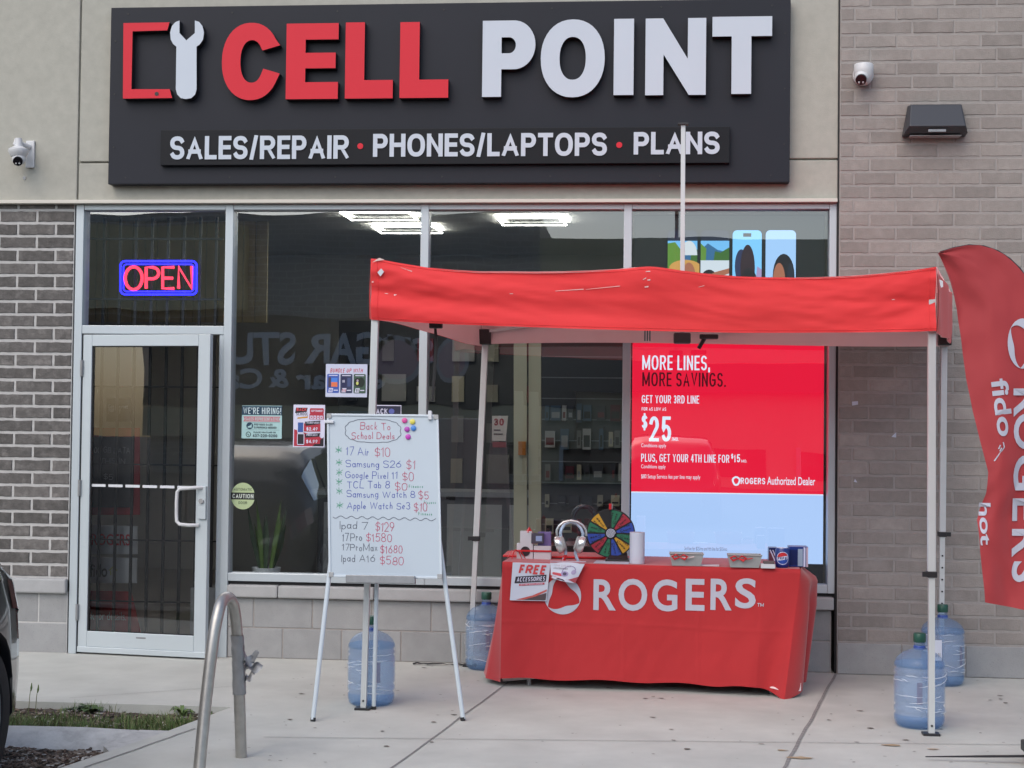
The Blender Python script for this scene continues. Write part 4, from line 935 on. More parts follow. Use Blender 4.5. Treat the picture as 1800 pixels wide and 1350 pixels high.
# joints, truss bars, centre pole and hub
for p_, z_ in ((atY(853, 590, -.15), 2.15), (atY(1660, 595, -.24), 2.16)):
    MB().box(-.04, .04, -.04, .03, -.05, .05).tf(lambda v: v+Vector((p_.x, p_.y, z_))).build('corner_joint', 'blackp', tent, bevel=.006)
hubc = atY(1199, 594, -1.02)
def bar(a, b): MB().tube([a, b], .012, 4).build('truss_bar', 'steel', tent)
for c_ in (FLt, FRt, RRt, RLt):
    e = c_ + (HUB-c_)*.02
    bar((e.x, e.y, 2.36), (hubc.x, hubc.y, 2.20)); 
for A_, B_ in ((FLt, FRt), (RLt, RRt)):
    yy = .03 if A_ is FLt else -.03
    for k in range(2):
        a_, b_ = A_.lerp(B_, k*.5), A_.lerp(B_, k*.5+.5)
        bar((a_.x, a_.y+yy, 2.38), (b_.x, b_.y+yy, 2.18)); bar((a_.x, a_.y+yy+.01, 2.18), (b_.x, b_.y+yy+.01, 2.38))
MB().box(-.05, .05, -.04, .04, -.035, .03).tf(lambda v: v+hubc).build('hub', mat('hub grey', (.06, .06, .065), .5), tent, bevel=.01)
pt = atY(1201, 218, -1.02); MB().tube([(hubc.x, -1.02, hubc.z), (pt.x, -1.02, pt.z)], .0185*1.0, 4).build('centre_pole', 'steel', tent, bevel=.002)
MB().box(-.03, .03, -.03, .03, -.006, .004).tf(lambda v: v+Vector((pt.x, -1.02, pt.z))).build('pole_cap', 'blackp', tent)
q0 = atY(1246, 592, -.9)
MB().box(-.055, .055, -.03, .03, -.014, .014).tf(lambda v: v+q0).build('pull_handle', 'blackp', tent, bevel=.006); MB().tube([q0+Vector((-.02, 0, 0)), q0+Vector((-.06, 0, -.07))], .012, 6).build('pull_lever', 'blackp', tent)
q0 = atY(1138, 588, -1.9)
for k in (-1, 0, 1): MB().box(-.004+k*.013, .004+k*.013, 0, .01, -.035, .02).tf(lambda v: v+q0).build('buckle_prong', 'blackp', tent)
q0 = atY(767, 571, -1.55); MB().box(-.04, .035, -.02, .02, -.02, .025).tf(lambda v: v+q0).build('slider_joint', 'blackp', tent, bevel=.006)
q1 = atY(765, 575, -1.5); MB().tube([q1, q1+Vector((.008, 0, -.1)), q1+Vector((.0, 0, -.25)), q1+Vector((-.012, 0, -.42))], [.008, .012, .011, .006], 6, flat=.3).build('strap', 'blackp', tent, smooth=True)
# worn corner, tag and scuffs
w0 = vfront()(.0125, 1.0); MB().add([w0+Vector((-.03, -.012, -.02)), w0+Vector((.01, -.014, .006)), w0+Vector((.04, -.014, -.006)), w0+Vector((-.005, -.014, -.012))], [(0, 1, 2, 3)]).build('worn_corner', mat('worn canvas', (.7, .55, .5), .8), tent)
w1 = atY(669, 479, -1.785); MB().prism([(w1.x-.017, w1.z), (w1.x+.004, w1.z+.022), (w1.x+.02, w1.z+.004), (w1.x, w1.z-.022)], -1.79, -1.788).build('care_tag', 'white', tent)
w1 = atY(1652, 499, -1.99); MB().prism([(w1.x-.008, w1.z+.02), (w1.x+.01, w1.z+.012), (w1.x+.012, w1.z-.018), (w1.x, w1.z-.022)], -2.02, -2.018).build('care_tag', 'white', tent)
scf = MB(); fr_ = vfront()
def scu(px, py, l, h, a=0):
    u = (px-652.5)/993; pb, pt_ = ip(botc, px), ip(topc, px); v = (pb-py)/(pb-pt_); c_ = fr_(u, v)
    e_ = fr_(u+l/993, v+a); scf.add([c_+Vector((0, -.003, 0)), e_+Vector((0, -.003, 0)), e_+Vector((0, -.003, h)), c_+Vector((0, -.003, h*.6))], [(0, 1, 2, 3)])
for a_ in ((976, 512, 50, .004, .03), (1030, 509, 60, .003, .04), (1135, 479, 8, .006, 0), (1130, 493, 6, .006, .02), (1138, 494, 5, .008, 0), (1133, 506, 7, .008, 0), (716, 475, 9, .005, -.02), (705, 471, 10, .003, -.02), (896, 517, 6, .004, 0), (1228, 505, 10, .003, .03), (654, 497, 3, .01, 0)): scu(*a_)
tag(scf.build('scuff_mark', mat('scuff', (.75, .5, .47), .8), tent, fix=False), kind='stuff')

# ------------------------------------------------------------------ water bottles
def milky(name, tint, col, k, rough=.2):
    m = mat(name, col, rough, spec=.7); nt = m.node_tree; b = nt.nodes['Principled BSDF']; o = nt.nodes['Material Output']; t = nt.nodes.new('ShaderNodeBsdfTransparent'); t.inputs[0].default_value = (*tint, 1)
    x = nt.nodes.new('ShaderNodeMixShader'); x.inputs[0].default_value = k; nt.links.new(t.outputs[0], x.inputs[1]); nt.links.new(b.outputs[0], x.inputs[2]); nt.links.new(x.outputs[0], o.inputs[0]); return m
M['bottle'] = milky('blue bottle plastic', (.86, .92, .98), (.26, .40, .62), .26)
M['water'] = milky('water body', (.80, .89, .97), (.26, .40, .62), .16, .1)
M['wrap'] = mat('wrinkled film', (.8, .85, .9), .15, alpha=.16, spec=1.0)
M['highlight'] = mat('film crease', (.95, .97, 1), .3, alpha=.5)
BP = [(0, .012), (.105, .0), (.123, .012), (.131, .035), (.132, .06), (.123, .072), (.132, .086), (.132, .104), (.123, .114), (.1315, .128), (.1315, .265), (.122, .278), (.1325, .292), (.122, .306), (.1325, .322), (.131, .335), (.118, .362), (.09, .388), (.05, .405), (.032, .415), (.0285, .43), (.0285, .462)]
def bottle(loc, label, capcol='green_cap', rot=0, tagp=False, tint=None):
    t = thing('water_bottle', label, 'water bottle', loc, 'water bottles weighing down the canopy legs')
    loc = Vector(loc)
    b = MB().lathe(BP, loc, 40).build('bottle', tint or 'bottle', t, smooth=True, angle=80)
    MB().lathe([(max(0, r-.006), z_+.004) for r, z_ in BP[:16]]+[(0, .339)], loc, 32).build('water', 'water', t, smooth=True, angle=60)
    MB().lathe([(.031, .446), (.033, .45), (.033, .487), (.029, .493), (0, .493)], loc, 24).build('cap', capcol, t, smooth=True)
    MB().lathe([(.0295, .408), (.0315, .412), (.0315, .424), (.0295, .428)], loc, 24).build('neck_ring', 'blue_band', t, smooth=True)
    # recessed grip seen as a darker panel
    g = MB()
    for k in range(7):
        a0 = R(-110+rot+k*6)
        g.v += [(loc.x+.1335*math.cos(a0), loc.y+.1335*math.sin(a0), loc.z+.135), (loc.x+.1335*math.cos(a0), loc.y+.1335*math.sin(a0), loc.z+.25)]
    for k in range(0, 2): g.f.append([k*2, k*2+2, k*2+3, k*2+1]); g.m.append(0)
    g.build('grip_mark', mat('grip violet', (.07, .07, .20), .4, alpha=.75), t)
    # stretch film; highlights along its creases painted as thin white streaks
    def film(u, v):
        a0 = R(-200+220*u); r = .136+.0035*noise.noise((u*9, v*14, loc.x*3)); return (loc.x+r*math.cos(a0), loc.y+r*math.sin(a0), loc.z+.07+.25*v)
    MB().grid(film, 60, 20).build('stretch_film', 'wrap', t, smooth=True, fix=False)
    c = MB()
    for k in range(18):
        a0 = R(random.uniform(-185, -30)); z0 = loc.z+random.uniform(.08, .32); sl = random.uniform(-.025, .03); n_ = 8; ln = random.uniform(.2, 1.2); pts = []
        for i in range(n_+1):
            aa = a0+ln*i/n_; pts.append((loc.x+.139*math.cos(aa), loc.y+.139*math.sin(aa), z0+sl*i/n_+.0015*math.sin(i*1.3+k)))
        c.tube(pts, [.0005+.0015*math.sin(math.pi*i/n_) for i in range(n_+1)], 4)
    tag(c.build('crease_highlight', 'highlight', t, fix=False), kind='stuff')
    return t
p_ = atZ(651, 1238); bottle((p_.x, p_.y+.02, 0), 'blue water bottle behind the whiteboard easel legs', rot=40)
bottle((-.135, -.165, 0), 'blue water bottle against the block wall left of the table', rot=25)
p_ = atZ(1621, 1282); bottle((p_.x, p_.y+.09, 0), 'blue water bottle at the front canopy leg near the flag', rot=5)
b4 = bottle((2.735, -.315, 0), 'blue water bottle at the brick wall with a white paper tag', rot=60)
wp = atY(1649, 1147, -.46); p = Panel(facade(-.456), lift=.0006); p.rect(wp.x-.023, wp.z-.05, wp.x+.023, wp.z+.075, 'print_white'); p.text('60L', wp.x-.015, wp.z-.03, .026, ink(120, 120, 125), t=.003, W=.034)
p.mb.build('paper_tag', None, b4, fix=False)

# ------------------------------------------------------------------ whiteboard on its easel
bl, br = atY(578, 1016, -1.97), atY(777.5, 1016, -1.95); tlv, trv = atY(574.5, 728, -1.86), atY(772.5, 728, -1.84)
zb0 = (bl.z+br.z)/2; zt0 = (tlv.z+trv.z)/2
O = Vector((bl.x, -1.97, zb0)); uu = (br-bl); uu.z = 0; Wb = uu.length; uu.normalize(); vv = (Vector((tlv.x, -1.86, zt0))-O); Hb = vv.length; vv.normalize(); nn = uu.cross(vv).normalized()
wb = thing('whiteboard_easel', 'whiteboard on a white tripod easel with handwritten back to school deals', 'whiteboard', (O.x+.3, -1.9, 0))
pos = lambda a_, b_, l: O+uu*a_+vv*b_+nn*l
def bbox(a0, a1, b0, b1, l0, l1):
    mb = MB(); mb.box(a0, a1, l0, l1, b0, b1); return mb.tf(lambda v: pos(v.x, v.z, v.y))
bbox(0, Wb, 0, Hb, -.012, 0).build('board', 'wboard', wb)
for q in ((0, Wb, 0, .012), (0, Wb, Hb-.012, Hb), (0, .012, .012, Hb-.012), (Wb-.012, Wb, .012, Hb-.012)): bbox(*q, -.014, .006).build('frame_rail', 'wmetal', wb, bevel=.002)
for q in ((0, 0), (Wb-.026, 0), (0, Hb-.026), (Wb-.026, Hb-.026)): bbox(q[0], q[0]+.026, q[1], q[1]+.026, -.016, .008).build('corner_cap', 'grey_bin', wb, bevel=.002)
bbox(.10, .47, -.03, .012, .006, .055).build('pen_tray', 'tape', wb, bevel=.003)
bbox(Wb-.055, Wb-.035, Hb-.03, Hb+.02, -.02, .02).build('clip', 'white', wb, bevel=.003); bbox(-.012, .04, Hb-.055, Hb-.038, .0, .018).build('clip', 'white', wb, bevel=.004)
for (x_, y_), (px, py) in (((.04, -.02), (550, 1268)), ((Wb-.03, -.02), (814, 1267)), ((.27, -.02), (657, 1247))):
    top = pos(x_, .35, -.03); g_ = atZ(px, py)
    leg = MB().tube([top, (g_.x, g_.y, .01)], .0125 if px != 657 else .0115, 12).build('leg', 'wmetal', wb, smooth=True)
    MB().tube([Vector((g_.x, g_.y, .0)), Vector((g_.x, g_.y, .0)).lerp(top, .018)], .014, 12).build('rubber_foot', 'blackp', leg, smooth=True)
pk, gk, bk, kk = ink(176, 62, 96), ink(70, 150, 120), ink(70, 84, 168), ink(78, 84, 100)
p = Panel(pos, lift=.0003)
def wx(px): return (px-576-(1.5))/200.0*Wb
def wz(py): return (1016-py)/288.0*Hb
def hw(txt, x0, x1, yb_, hpx, m_, t=.0032, sl=0):
    p.k = 2; p.text(txt, wx(x0), wz(yb_), hpx/288*Hb, m_, t=t, W=wx(x1)-wx(x0), gap=.006, jit=.022, rot=sl)
hw('Back To', 637, 691, 756, 13.5, pk); hw('School Deals', 621, 698, 773, 12, pk)
cl = []
for i in range(0, 361, 4):
    a_ = R(i); k = 1+.045*abs(math.sin(a_*7)); cl.append((wx(660)+.5*wx(576+1.5+97)*k*math.copysign(abs(math.cos(a_))**.75, math.cos(a_)), wz(758)+.062*k*math.copysign(abs(math.sin(a_))**.75, math.sin(a_))))
p.line(cl, .003, kk)
for txt, x0, x1, yb_, hp, m_ in (('17 Air', 610, 652, 802, 15, bk), ('$10', 662, 690, 804, 16, pk), ('Samsung S26', 610, 709, 823, 12.5, bk), ('$1', 718, 734, 825, 15, pk), ('Google Pixel 11', 609, 702, 843, 12.5, bk), ('$0', 711, 731, 846, 15, pk),
                                 ('TCL Tab 8', 612, 688, 860, 12.5, bk), ('$0', 697, 719, 863, 14, pk), ('Samsung Watch 8', 611, 733, 876, 12, bk), ('$5', 739, 757, 878, 14, pk), ('Apple Watch Se3', 611, 724, 896, 12, bk), ('$10', 730, 754, 900, 15, pk),
                                 ('Ipad 7', 598, 648, 932, 14, kk), ('$129', 661, 695, 935, 16, pk), ('17Pro', 601, 637, 953, 13.5, kk), ('$1580', 644, 690, 953, 14.5, pk), ('17ProMax', 601, 664, 970, 12.5, kk), ('$1680', 669, 708, 973, 14, pk), ('Ipad A16', 600, 660, 989, 13, kk), ('$580', 668, 710, 993, 15, pk)): hw(txt, x0, x1, yb_, hp, m_)
for x0, x1, y_ in ((722, 747, 858), (748, 769, 886), (738, 762, 906)): hw('Finance', x0, x1, y_, 5.5, gk, .0022)
for py in (793, 816, 834, 850, 867, 891): p.k = 2; p.text('*', wx(592), wz(py+6), .042, gk, t=.0032, W=.036, jit=.05)
p.line([(wx(586+i*3), wz(911+2.2*math.sin(i*1.0)+i*.04)) for i in range(62)], .003, kk)
p.mb.build('handwriting', None, wb, fix=False)
for (px, py, c, nm) in ((717, 739, (205, 80, 150), 'pink'), (731, 741, (215, 205, 90), 'yellow'), (721, 754.5, (170, 70, 170), 'purple'), (732.5, 752.5, (70, 130, 205), 'blue'), (722.5, 768, (185, 65, 175), 'magenta')):
    c0 = pos(wx(px), wz(py), .0); mb = MB().tube([c0+nn*.001, c0+nn*.008, c0+nn*.011], [.0145, .0145, .009], 18)
    tag(mb.build('magnet', ink(*c, .4), smooth=True), nm+' round magnet on the whiteboard', 'magnet', 'round magnets on the whiteboard')

# ------------------------------------------------------------------ table, its cloth and what stands on it
TA, TB = Vector((.03, -.82, 0)), Vector((1.80, -.922, 0)); tu = (TB-TA).normalized(); tv = Vector((-tu.y, tu.x, 0)); TW = (TB-TA).length; TD = .62; TZ = .742
def tp(a, b, z=TZ): q = TA+tu*a+tv*b; return Vector((q.x, q.y, z))
tab = thing('folding_table', 'folding table hidden beneath the red cloth', 'table', tp(TW/2, TD/2, 0))
def tbox(a0, a1, b0, b1, z0, z1): return MB().box(a0, a1, b0, b1, z0, z1).tf(lambda v: tp(v.x, v.y, v.z))
tbox(.01, TW-.01, .01, TD-.01, .705, .735).build('table_top', 'print_white', tab, bevel=.004)
for x_ in (.16, TW-.16):
    for y_ in (.07, TD-.07): MB().tube([tp(x_, y_, .705), tp(x_, y_, 0)], .014, 10).build('leg', 'tape', tab, smooth=True)
    MB().tube([tp(x_, .07, .06), tp(x_, TD-.07, .06)], .011, 8).build('stretcher', 'tape', tab, smooth=True)
# cloth: path round the edge, dropped with folds
def fold(a, d):         # out-of-plane ripple of the front drop at distance a along, depth d below the top
    k = min(1, max(0, d-.10)/.6)
    e = max(0, (a-1.25)/.5)**1.5; w0 = max(0, (.35-a)/.35)**1.5
    cr_ = sum(.0022*math.exp(-((a-c_)/.012)**2) for c_ in (.30, .74, 1.18, 1.56))+.0022*math.exp(-((d-.36+.01*math.sin(a*3))/.010)**2)+.003*noise.noise((a*14+d*6, d*9, 7))*min(1, d*3)
    return cr_+k*(.012*math.sin(a*4.0+.6)+.008*math.sin(a*9+1.3+d*1.5)+.008*noise.noise((a*5, d*3, 2))+.034*e*math.sin(a*21+d*2.5)+.012*w0*math.sin(a*26))+.014*k*k+.03*e*k
def hem(a):             # height of the front hem above the ground
    return .048+.010*math.sin(a*2.1+.3)+.012*math.exp(-((a-1.42)/.12)**2)-.05*max(0, (a-1.58)/.2)**1.5+.006*math.sin(a*13)
def cfront(a, d):
    q = tp(a-.085*(max(0, d-.03)/.7)*(max(0, a-1.1)/.67)**2, -.012-fold(a, d)); q.z = TZ+.008-d
    r = .022
    if d < r: q += tv*(r-d)*.55
    return q
H0 = TZ+.008
mb = MB()
mb.grid(lambda u, v: cfront(u*TW, v*(H0-hem(u*TW))), 260, 70)
cl_ = thing('tablecloth', 'red cloth with ROGERS lettering draped over the table', 'tablecloth', tp(TW/2, 0, 0))
mb.grid(lambda u, v: cfront(u*TW, 0).lerp(tp(u*TW, TD, H0), v)+Vector((0, 0, .004*noise.noise((u*8, v*3, 0))*math.sin(math.pi*v))), 80, 10)
mb.grid(lambda u, v: tp(u*TW, TD+.012+.02*v, H0-v*.6), 40, 8)
# left end: flares out towards the door side
def cleft(u, v):
    d = v*(H0-.028-.02*u); a = -.008-.10*v**1.2-.035*math.sin(math.pi*u)*v+.012*math.sin(u*9)*v
    q0 = cfront(0, d); b = -.012+(TD+.03)*u
    q = tp(a*min(1, u*7+0.0) if u < .14 else a, b); q.z = H0-d
    return q.lerp(q0, max(0, 1-u*9)) if u < .11 else q
mb.grid(cleft, 44, 30)
# right end: bunched folds
def cright(u, v):
    d = v*(H0-.03-.03*u); a = TW+.008+(.115*(1-v)+.02*v)*min(1, v*9)*math.sin(math.pi*min(1, u*1.1))**.8+(.02+.035*v)*math.sin(u*15+.7)*min(1, v*3)-.03*v
    q0 = cfront(TW, d*(H0-hem(TW))/(H0-.03)); q = tp(a, -.012+(TD+.03)*u); q.z = H0-d
    return q.lerp(q0, max(0, 1-u*9)) if u < .11 else q
mb.grid(cright, 60, 30)
mb.build('cloth', 'cloth', cl_, smooth=True, angle=70, fix=False)
MB().grid(lambda u, v: tp(TW-.20+.21*u, -.015-.075*v*math.sin(math.pi*u)+.02, .035+.045*(1-v)+.02*(1-u)), 14, 4).build('lining', 'lining', cl_, smooth=True, fix=False)
MB().grid(lambda u, v: tp(.0+.30*u, .012+.05*v, .052-.035*v*(1-u)), 12, 4).build('lining', 'lining', cl_, smooth=True, fix=False)
# printed lettering on the front drop
def onfront(px, py):    # photo point -> (a, d) on the cloth front
    n_ = tv; o_ = tp(0, -.014, 0); d_ = _F + _R*((px-900)/FPX) - _U*((py-675)/FPX); t_ = (o_-CAM).dot(n_)/d_.dot(n_); q = CAM+d_*t_; return (q-TA).dot(tu), H0-q.z
def cpos(a, z_, l): q = cfront(a, H0-z_); return q - tv*(.0025+l)
p = Panel(cpos, lift=.0003)
for ch, x0, x1, y0, y1 in (('R', 1043, 1083, 1019, 1072), ('O', 1087, 1138, 1018, 1073), ('G', 1146, 1191, 1019, 1074), ('E', 1205, 1239, 1018, 1073), ('R', 1249, 1288, 1018, 1072), ('S', 1293, 1331, 1017, 1069)):
    a0, d0 = onfront(x0, y1); a1, d1 = onfront(x1, y0); p.k = 1
    p.face(ch, a0, H0-d0, a1, H0-d1, 'cloth_white', .022)
a0, d0 = onfront(1334, 1066); a1, d1 = onfront(1346, 1060); p.text('TM', a0, H0-d0, d0-d1, 'cloth_white', t=.004, W=a1-a0)
def crescent(cx, cz, r, a0, a1, wmax, m_, sk=1.0):
    n_ = 16; A, B = [], []
    for i in range(n_+1):
        t_ = R(a0+(a1-a0)*i/n_); wd = wmax*math.sin(math.pi*(i/n_)**sk); A.append((cx+r*math.cos(t_), cz+r*math.sin(t_))); B.append((cx+(r-wd)*math.cos(t_), cz+(r-wd)*math.sin(t_)))
    return A, B
def swirl(p, cx, cz, r, m_):
    for a0 in (95, 215, 335):
        A, B = crescent(cx, cz, r, a0, a0+124, r*.42, m_, 1.3); n_ = len(A); p.k += .3
        p.mb.add([p.pos(*q, p.k*p.d) for q in A+B], [(i, i+1, n_+i+1, n_+i) for i in range(n_-1)], m_)
a0, d0 = onfront(989, 1047); swirl(p, a0, H0-d0, .112, 'cloth_white')
p.mb.build('lettering', None, cl_, fix=False)

# flyers hanging off the table front
def paper(name, label, corners, m_, draw, curl):
    A, B, C_, D_ = corners      # bl, br, tr, tl
    def pos_(u, v, l):
        q = (A*(1-u)+B*u)*(1-v)+(D_*(1-u)+C_*u)*v; return q + Vector((0, -curl(u, v)-l, 0))
    p = Panel(pos_, lift=.0003); p.mb.grid(lambda u, v: pos_(u, v, 0), 14, 14, m_); p.k = 6
    def sh(pts, m2):            # subdivide so that print follows the curl
        p.poly(pts, m2)
    draw(p); return tag(p.mb.build(name, None, fix=False), label, 'flyer', 'flyers on the table front')
def cornersf(pts, b): 
    out = []
    for px, py in pts:
        a_, d_ = onfront(px, py); q = tp(a_, b); q.z = H0-d_; out.append(q)
    return out
fr, fk, fw, fp_ = ink(196, 62, 66), ink(38, 34, 46), ink(210, 210, 232), ink(188, 70, 82)
def d1(p):
    p.poly([(.35, 0.02), (.98, .02), (.98, .22)], ink(78, 66, 70)); p.poly([(.16, .02), (.36, .02), (.7, .12), (.98, .26), (.98, .31), (.6, .14)], ink(190, 90, 84))
    p.poly([(.09, .45), (.93, .52), (.93, .70), (.11, .625)], fk); p.poly([(.22, .385), (.90, .44), (.90, .49), (.22, .435)], fp_)
    h = .2; p.text('FREE', .17, .70, .25, fr, t=.062, W=.72, gap=.03, slant=.18); p.text('ACCESSORIES', .15, .49, .115, fw, t=.024, W=.75, gap=.016, slant=.12, rot=R(4)); p.text('WITH ANY DEVICE UPGRADE', .26, .40, .032, fw, t=.008, W=.6, gap=.008, rot=R(4.2))
paper('flyer', 'white flyer reading FREE ACCESSORIES hanging on the red tablecloth', cornersf(((897, 1054.5), (961, 1056), (968, 990), (902, 988)), -.03), 'print_white', d1, lambda u, v: .004*(1-v))
def d2(p):
    p.poly([(.0, .88), (1, .88), (1, .98), (.0, .98)], ink(168, 110, 122)); p.text('SUPER SELECTION', .12, .70, .1, ink(120, 60, 80), t=.022, W=.5, gap=.016); p.text('ACCESSORIES', .1, .56, .09, ink(60, 40, 60), t=.02, W=.45, gap=.012)
    p.rrect(.06, .22, .42, .36, .06, fp_)
    p.line([(.62+.22*math.cos(R(d)), .42+.34*math.sin(R(d))) for d in range(10, 200, 12)], .025, ink(140, 130, 165)); p.oval(.5, .36, .13, .13, ink(150, 140, 180)); p.oval(.5, .36, .07, .075, ink(70, 64, 90)); p.oval(.78, .48, .08, .11, ink(165, 155, 190))
    p.poly([(.0, .02), (1, .02), (1, .3), (.7, .12), (.3, .1), (.0, .16)], ink(176, 78, 88)); p.poly([(.2, .02), (.6, .02), (.5, .09), (.3, .1)], ink(66, 58, 70))
paper('flyer', 'curled flyer picturing headphones hanging beside the FREE ACCESSORIES flyer', cornersf(((970, 1014), (1012, 1024), (1031, 986), (968, 985)), -.045), 'print_white', d2, lambda u, v: .035*math.sin(math.pi*u)*(1-v)+.02*(1-v)**2)

# ---- on the table top
def ontop(px, py, z_=None): return atZ(px, py, H0 if z_ is None else z_)
def up(c, px, py): return atY(px, py, c.y).z          # height of a photo point above a foot point c
bx = thing('gift_bundle', 'stack of white accessory boxes tied with red ribbon at the table end', 'gift bundle', ontop(936, 984))
c0 = ontop(936, 984); Y0 = c0.y+.05; c0.y = Y0
def wz_(px, py): return atY(px, py, Y0)
def bxx(nm, x0, x1, y0, y1, m_, dp=.07, off=0, root=None):
    a_, b_ = wz_(x0, y1), wz_(x1, y0); return MB().box(a_.x, b_.x, Y0+off, Y0+off+dp, a_.z, b_.z).build(nm, m_, root or bx, bevel=.002)
bot_ = wz_(936, 983).z
bxx('white_box', 908, 937, 956, 984, 'white'); bxx('white_box', 938, 968.5, 960, 984, 'white'); bxx('white_box', 914, 935, 934, 953.5, 'white', .05); bxx('purple_box', 945, 968, 936, 959.5, ink(118, 104, 160), .05, .02); bxx('dark_box', 934, 956, 937.5, 955, ink(74, 70, 84), .03, -.01); bxx('box_lid', 914, 941, 953, 956, 'white', .06)
q = wz_(922, 969); MB().lathe([(.03, -.004), (.03, 0)], (q.x+.005, Y0, q.z), 18, axis='y').build('round_picture', ink(40, 34, 40), bx)
bxx('tool_picture', 942, 953, 942, 951, ink(150, 170, 210), .001, -.0115)
q = wz_(928, 930); MB().add([(q.x-.02, Y0+.02, q.z-.022), (q.x+.03, Y0+.02, q.z-.022), (q.x+.006, Y0+.03, q.z+.014), (q.x, Y0-.01, q.z-.02)], [(0, 3, 2), (3, 1, 2), (0, 1, 3), (0, 2, 1)]).build('red_peak', 'ribbon', bx)
q0, q1 = wz_(907, 968), wz_(969, 967); MB().box(q0.x-.004, q1.x+.002, Y0-.006, Y0-.003, q0.z-.004, q0.z+.006).build('ribbon_band', 'ribbon', bx)
for k, (px, py) in enumerate(((893, 984), (900, 988), (918, 986), (926, 988))):
    e = wz_(px, py-4); s0 = wz_(907, 966); m0 = s0.lerp(e, .5)+Vector((0, -.02, .02)); MB().tube([s0+Vector((0, -.008, 0)), m0, e+Vector((0, -.03, 0))], [.003, .006, .004], 6, flat=.35).build('ribbon_end', 'ribbon', bx, smooth=True)
MB().box(wz_(882, 986).x, wz_(1068, 986).x, Y0+.07, Y0+.40, H0+.003, H0+.016).build('red_tray', 'ribbon', bx, bevel=.003)
# headphones on their stand
c0 = ontop(1003, 990); Y0 = c0.y+.03
hs = thing('headphone_stand', 'glossy curved band stand in blue and silver holding the headphones', 'headphone stand', (c0.x, Y0, H0))
def band(pts, m_, nm, root, w_=.011, d_=.012): 
    return MB().tube([wz_(px, py)+Vector((0, oy, 0)) for px, py, oy in pts], w_, 10, flat=None).build(nm, m_, root, smooth=True)
band([(991, 984, 0), (993, 978, 0), (994.5, 972, 0), (994, 966, 0), (991, 958, 0), (987, 948, 0), (985, 938, 0), (987, 930, 0.005), (993, 921, .01), (1003, 917.5, .012), (1013, 920, .01), (1021, 928, .005), (1025, 938, 0), (1024, 947, 0), (1020, 956, 0), (1014, 964, 0), (1011, 972, 0), (1013, 979, 0), (1016, 986, 0)], 'bluesilver', 'curved_band', hs, .010)
band([(991, 985, 0), (994, 975, 0)], 'ribbon', 'red_base', hs, .0105)
hp = thing('headphones', 'silver over ear headphones standing on the table', 'headphones', (c0.x, Y0, H0+.05))
band([(979.5, 941, -.02), (979, 932, -.02), (983, 924, -.02), (992, 917, -.02), (1004, 914.5, -.02), (1016, 917, -.02), (1025, 923, -.02), (1030, 931, -.02), (1031, 942, -.02)], 'silver', 'headband', hp, .007)
for s_, px, py in ((-1, 983.5, 957), (1, 1021.5, 957)):
    q = wz_(px, py)+Vector((0, -.02, 0)); n_ = 12
    MB().lathe([(.0, -.02), (.028, -.02), (.036, -.012), (.037, .006), (.030, .018), (0, .02)], (0, 0, 0), 24, axis='x').tf(lambda v: Matrix.Rotation(R(18*s_), 3, 'Y') @ Vector((v.x*s_*-1.1, v.y*1.0, v.z*1.45)) + q).build('ear_cup', 'silver', hp, smooth=True)
    MB().lathe([(.0, .016), (.029, .016), (.033, .026), (.026, .034), (0, .034)], (0, 0, 0), 20, axis='x').tf(lambda v: Matrix.Rotation(R(18*s_), 3, 'Y') @ Vector((v.x*s_*-1.1, v.y*1.0, v.z*1.4)) + q).build('ear_cushion', 'grey_bin', hp, smooth=True)
# prize wheel
c0 = ontop(1077, 989); Y0 = c0.y+.10; ctr = wz_(1073.5, 937.5); rad = (wz_(1117, 937).x-wz_(1031, 937).x)/2
pw = thing('prize_wheel', 'multicoloured prize wheel on a black stand on the table', 'prize wheel', (ctr.x, Y0, H0))
MB().lathe([(0, .0), (rad, .0), (rad, .014), (0, .014)], (ctr.x, Y0, ctr.z), 48, axis='y').build('disc', 'blackp', pw, smooth=True)
wc = {'g': (40, 118, 84), 'r': (172, 44, 62), 'b': (48, 78, 172), 'y': (206, 158, 44), 'k': (26, 26, 28)}
for i, k in enumerate('gkyg brgbygbr'.replace(' ', '')):
    a0 = 60+i*30+2; a1 = a0+26
    o_ = Panel(facade(Y0), lift=.0012); A = [(ctr.x+rad*.95*math.cos(R(a0+(a1-a0)*j/6)), ctr.z+rad*.95*math.sin(R(a0+(a1-a0)*j/6))) for j in range(7)]; B = [(ctr.x+rad*.25*math.cos(R((a0+a1)/2+8)), ctr.z+rad*.25*math.sin(R((a0+a1)/2+8))), (ctr.x+rad*.25*math.cos(R((a0+a1)/2-8)), ctr.z+rad*.25*math.sin(R((a0+a1)/2-8)))]
    o_.poly(A+B, ink(*wc[k]))
    if k != 'k':
        am = R((a0+a1)/2); rr_ = rad*.4
        for off in (.016, -.008):
            o_.text(random.choice(('Case', 'Pouch', 'Cable', 'Free', 'Charm')), ctr.x+rr_*math.cos(am)-off*math.sin(am), ctr.z+rr_*math.sin(am)+off*math.cos(am), .014, 'black', t=.0022, W=rad*.45, gap=.003, rot=am, jit=.06)
    o_.mb.build('wedge', None, pw, fix=False)
MB().lathe([(0, -.012), (rad*.22, -.012), (rad*.23, -.004), (rad*.23, 0)], (ctr.x, Y0, ctr.z), 24, axis='y').build('hub', 'black', pw, smooth=True)
o_ = Panel(facade(Y0-.0125), lift=.0008); o_.line([(ctr.x+rad*.19*(1-t_/90)*math.cos(t_*.28), ctr.z+rad*.19*(1-t_/90)*math.sin(t_*.28)) for t_ in range(0, 88)], rad*.026, 'print_white'); o_.mb.build('spiral', None, pw, fix=False)
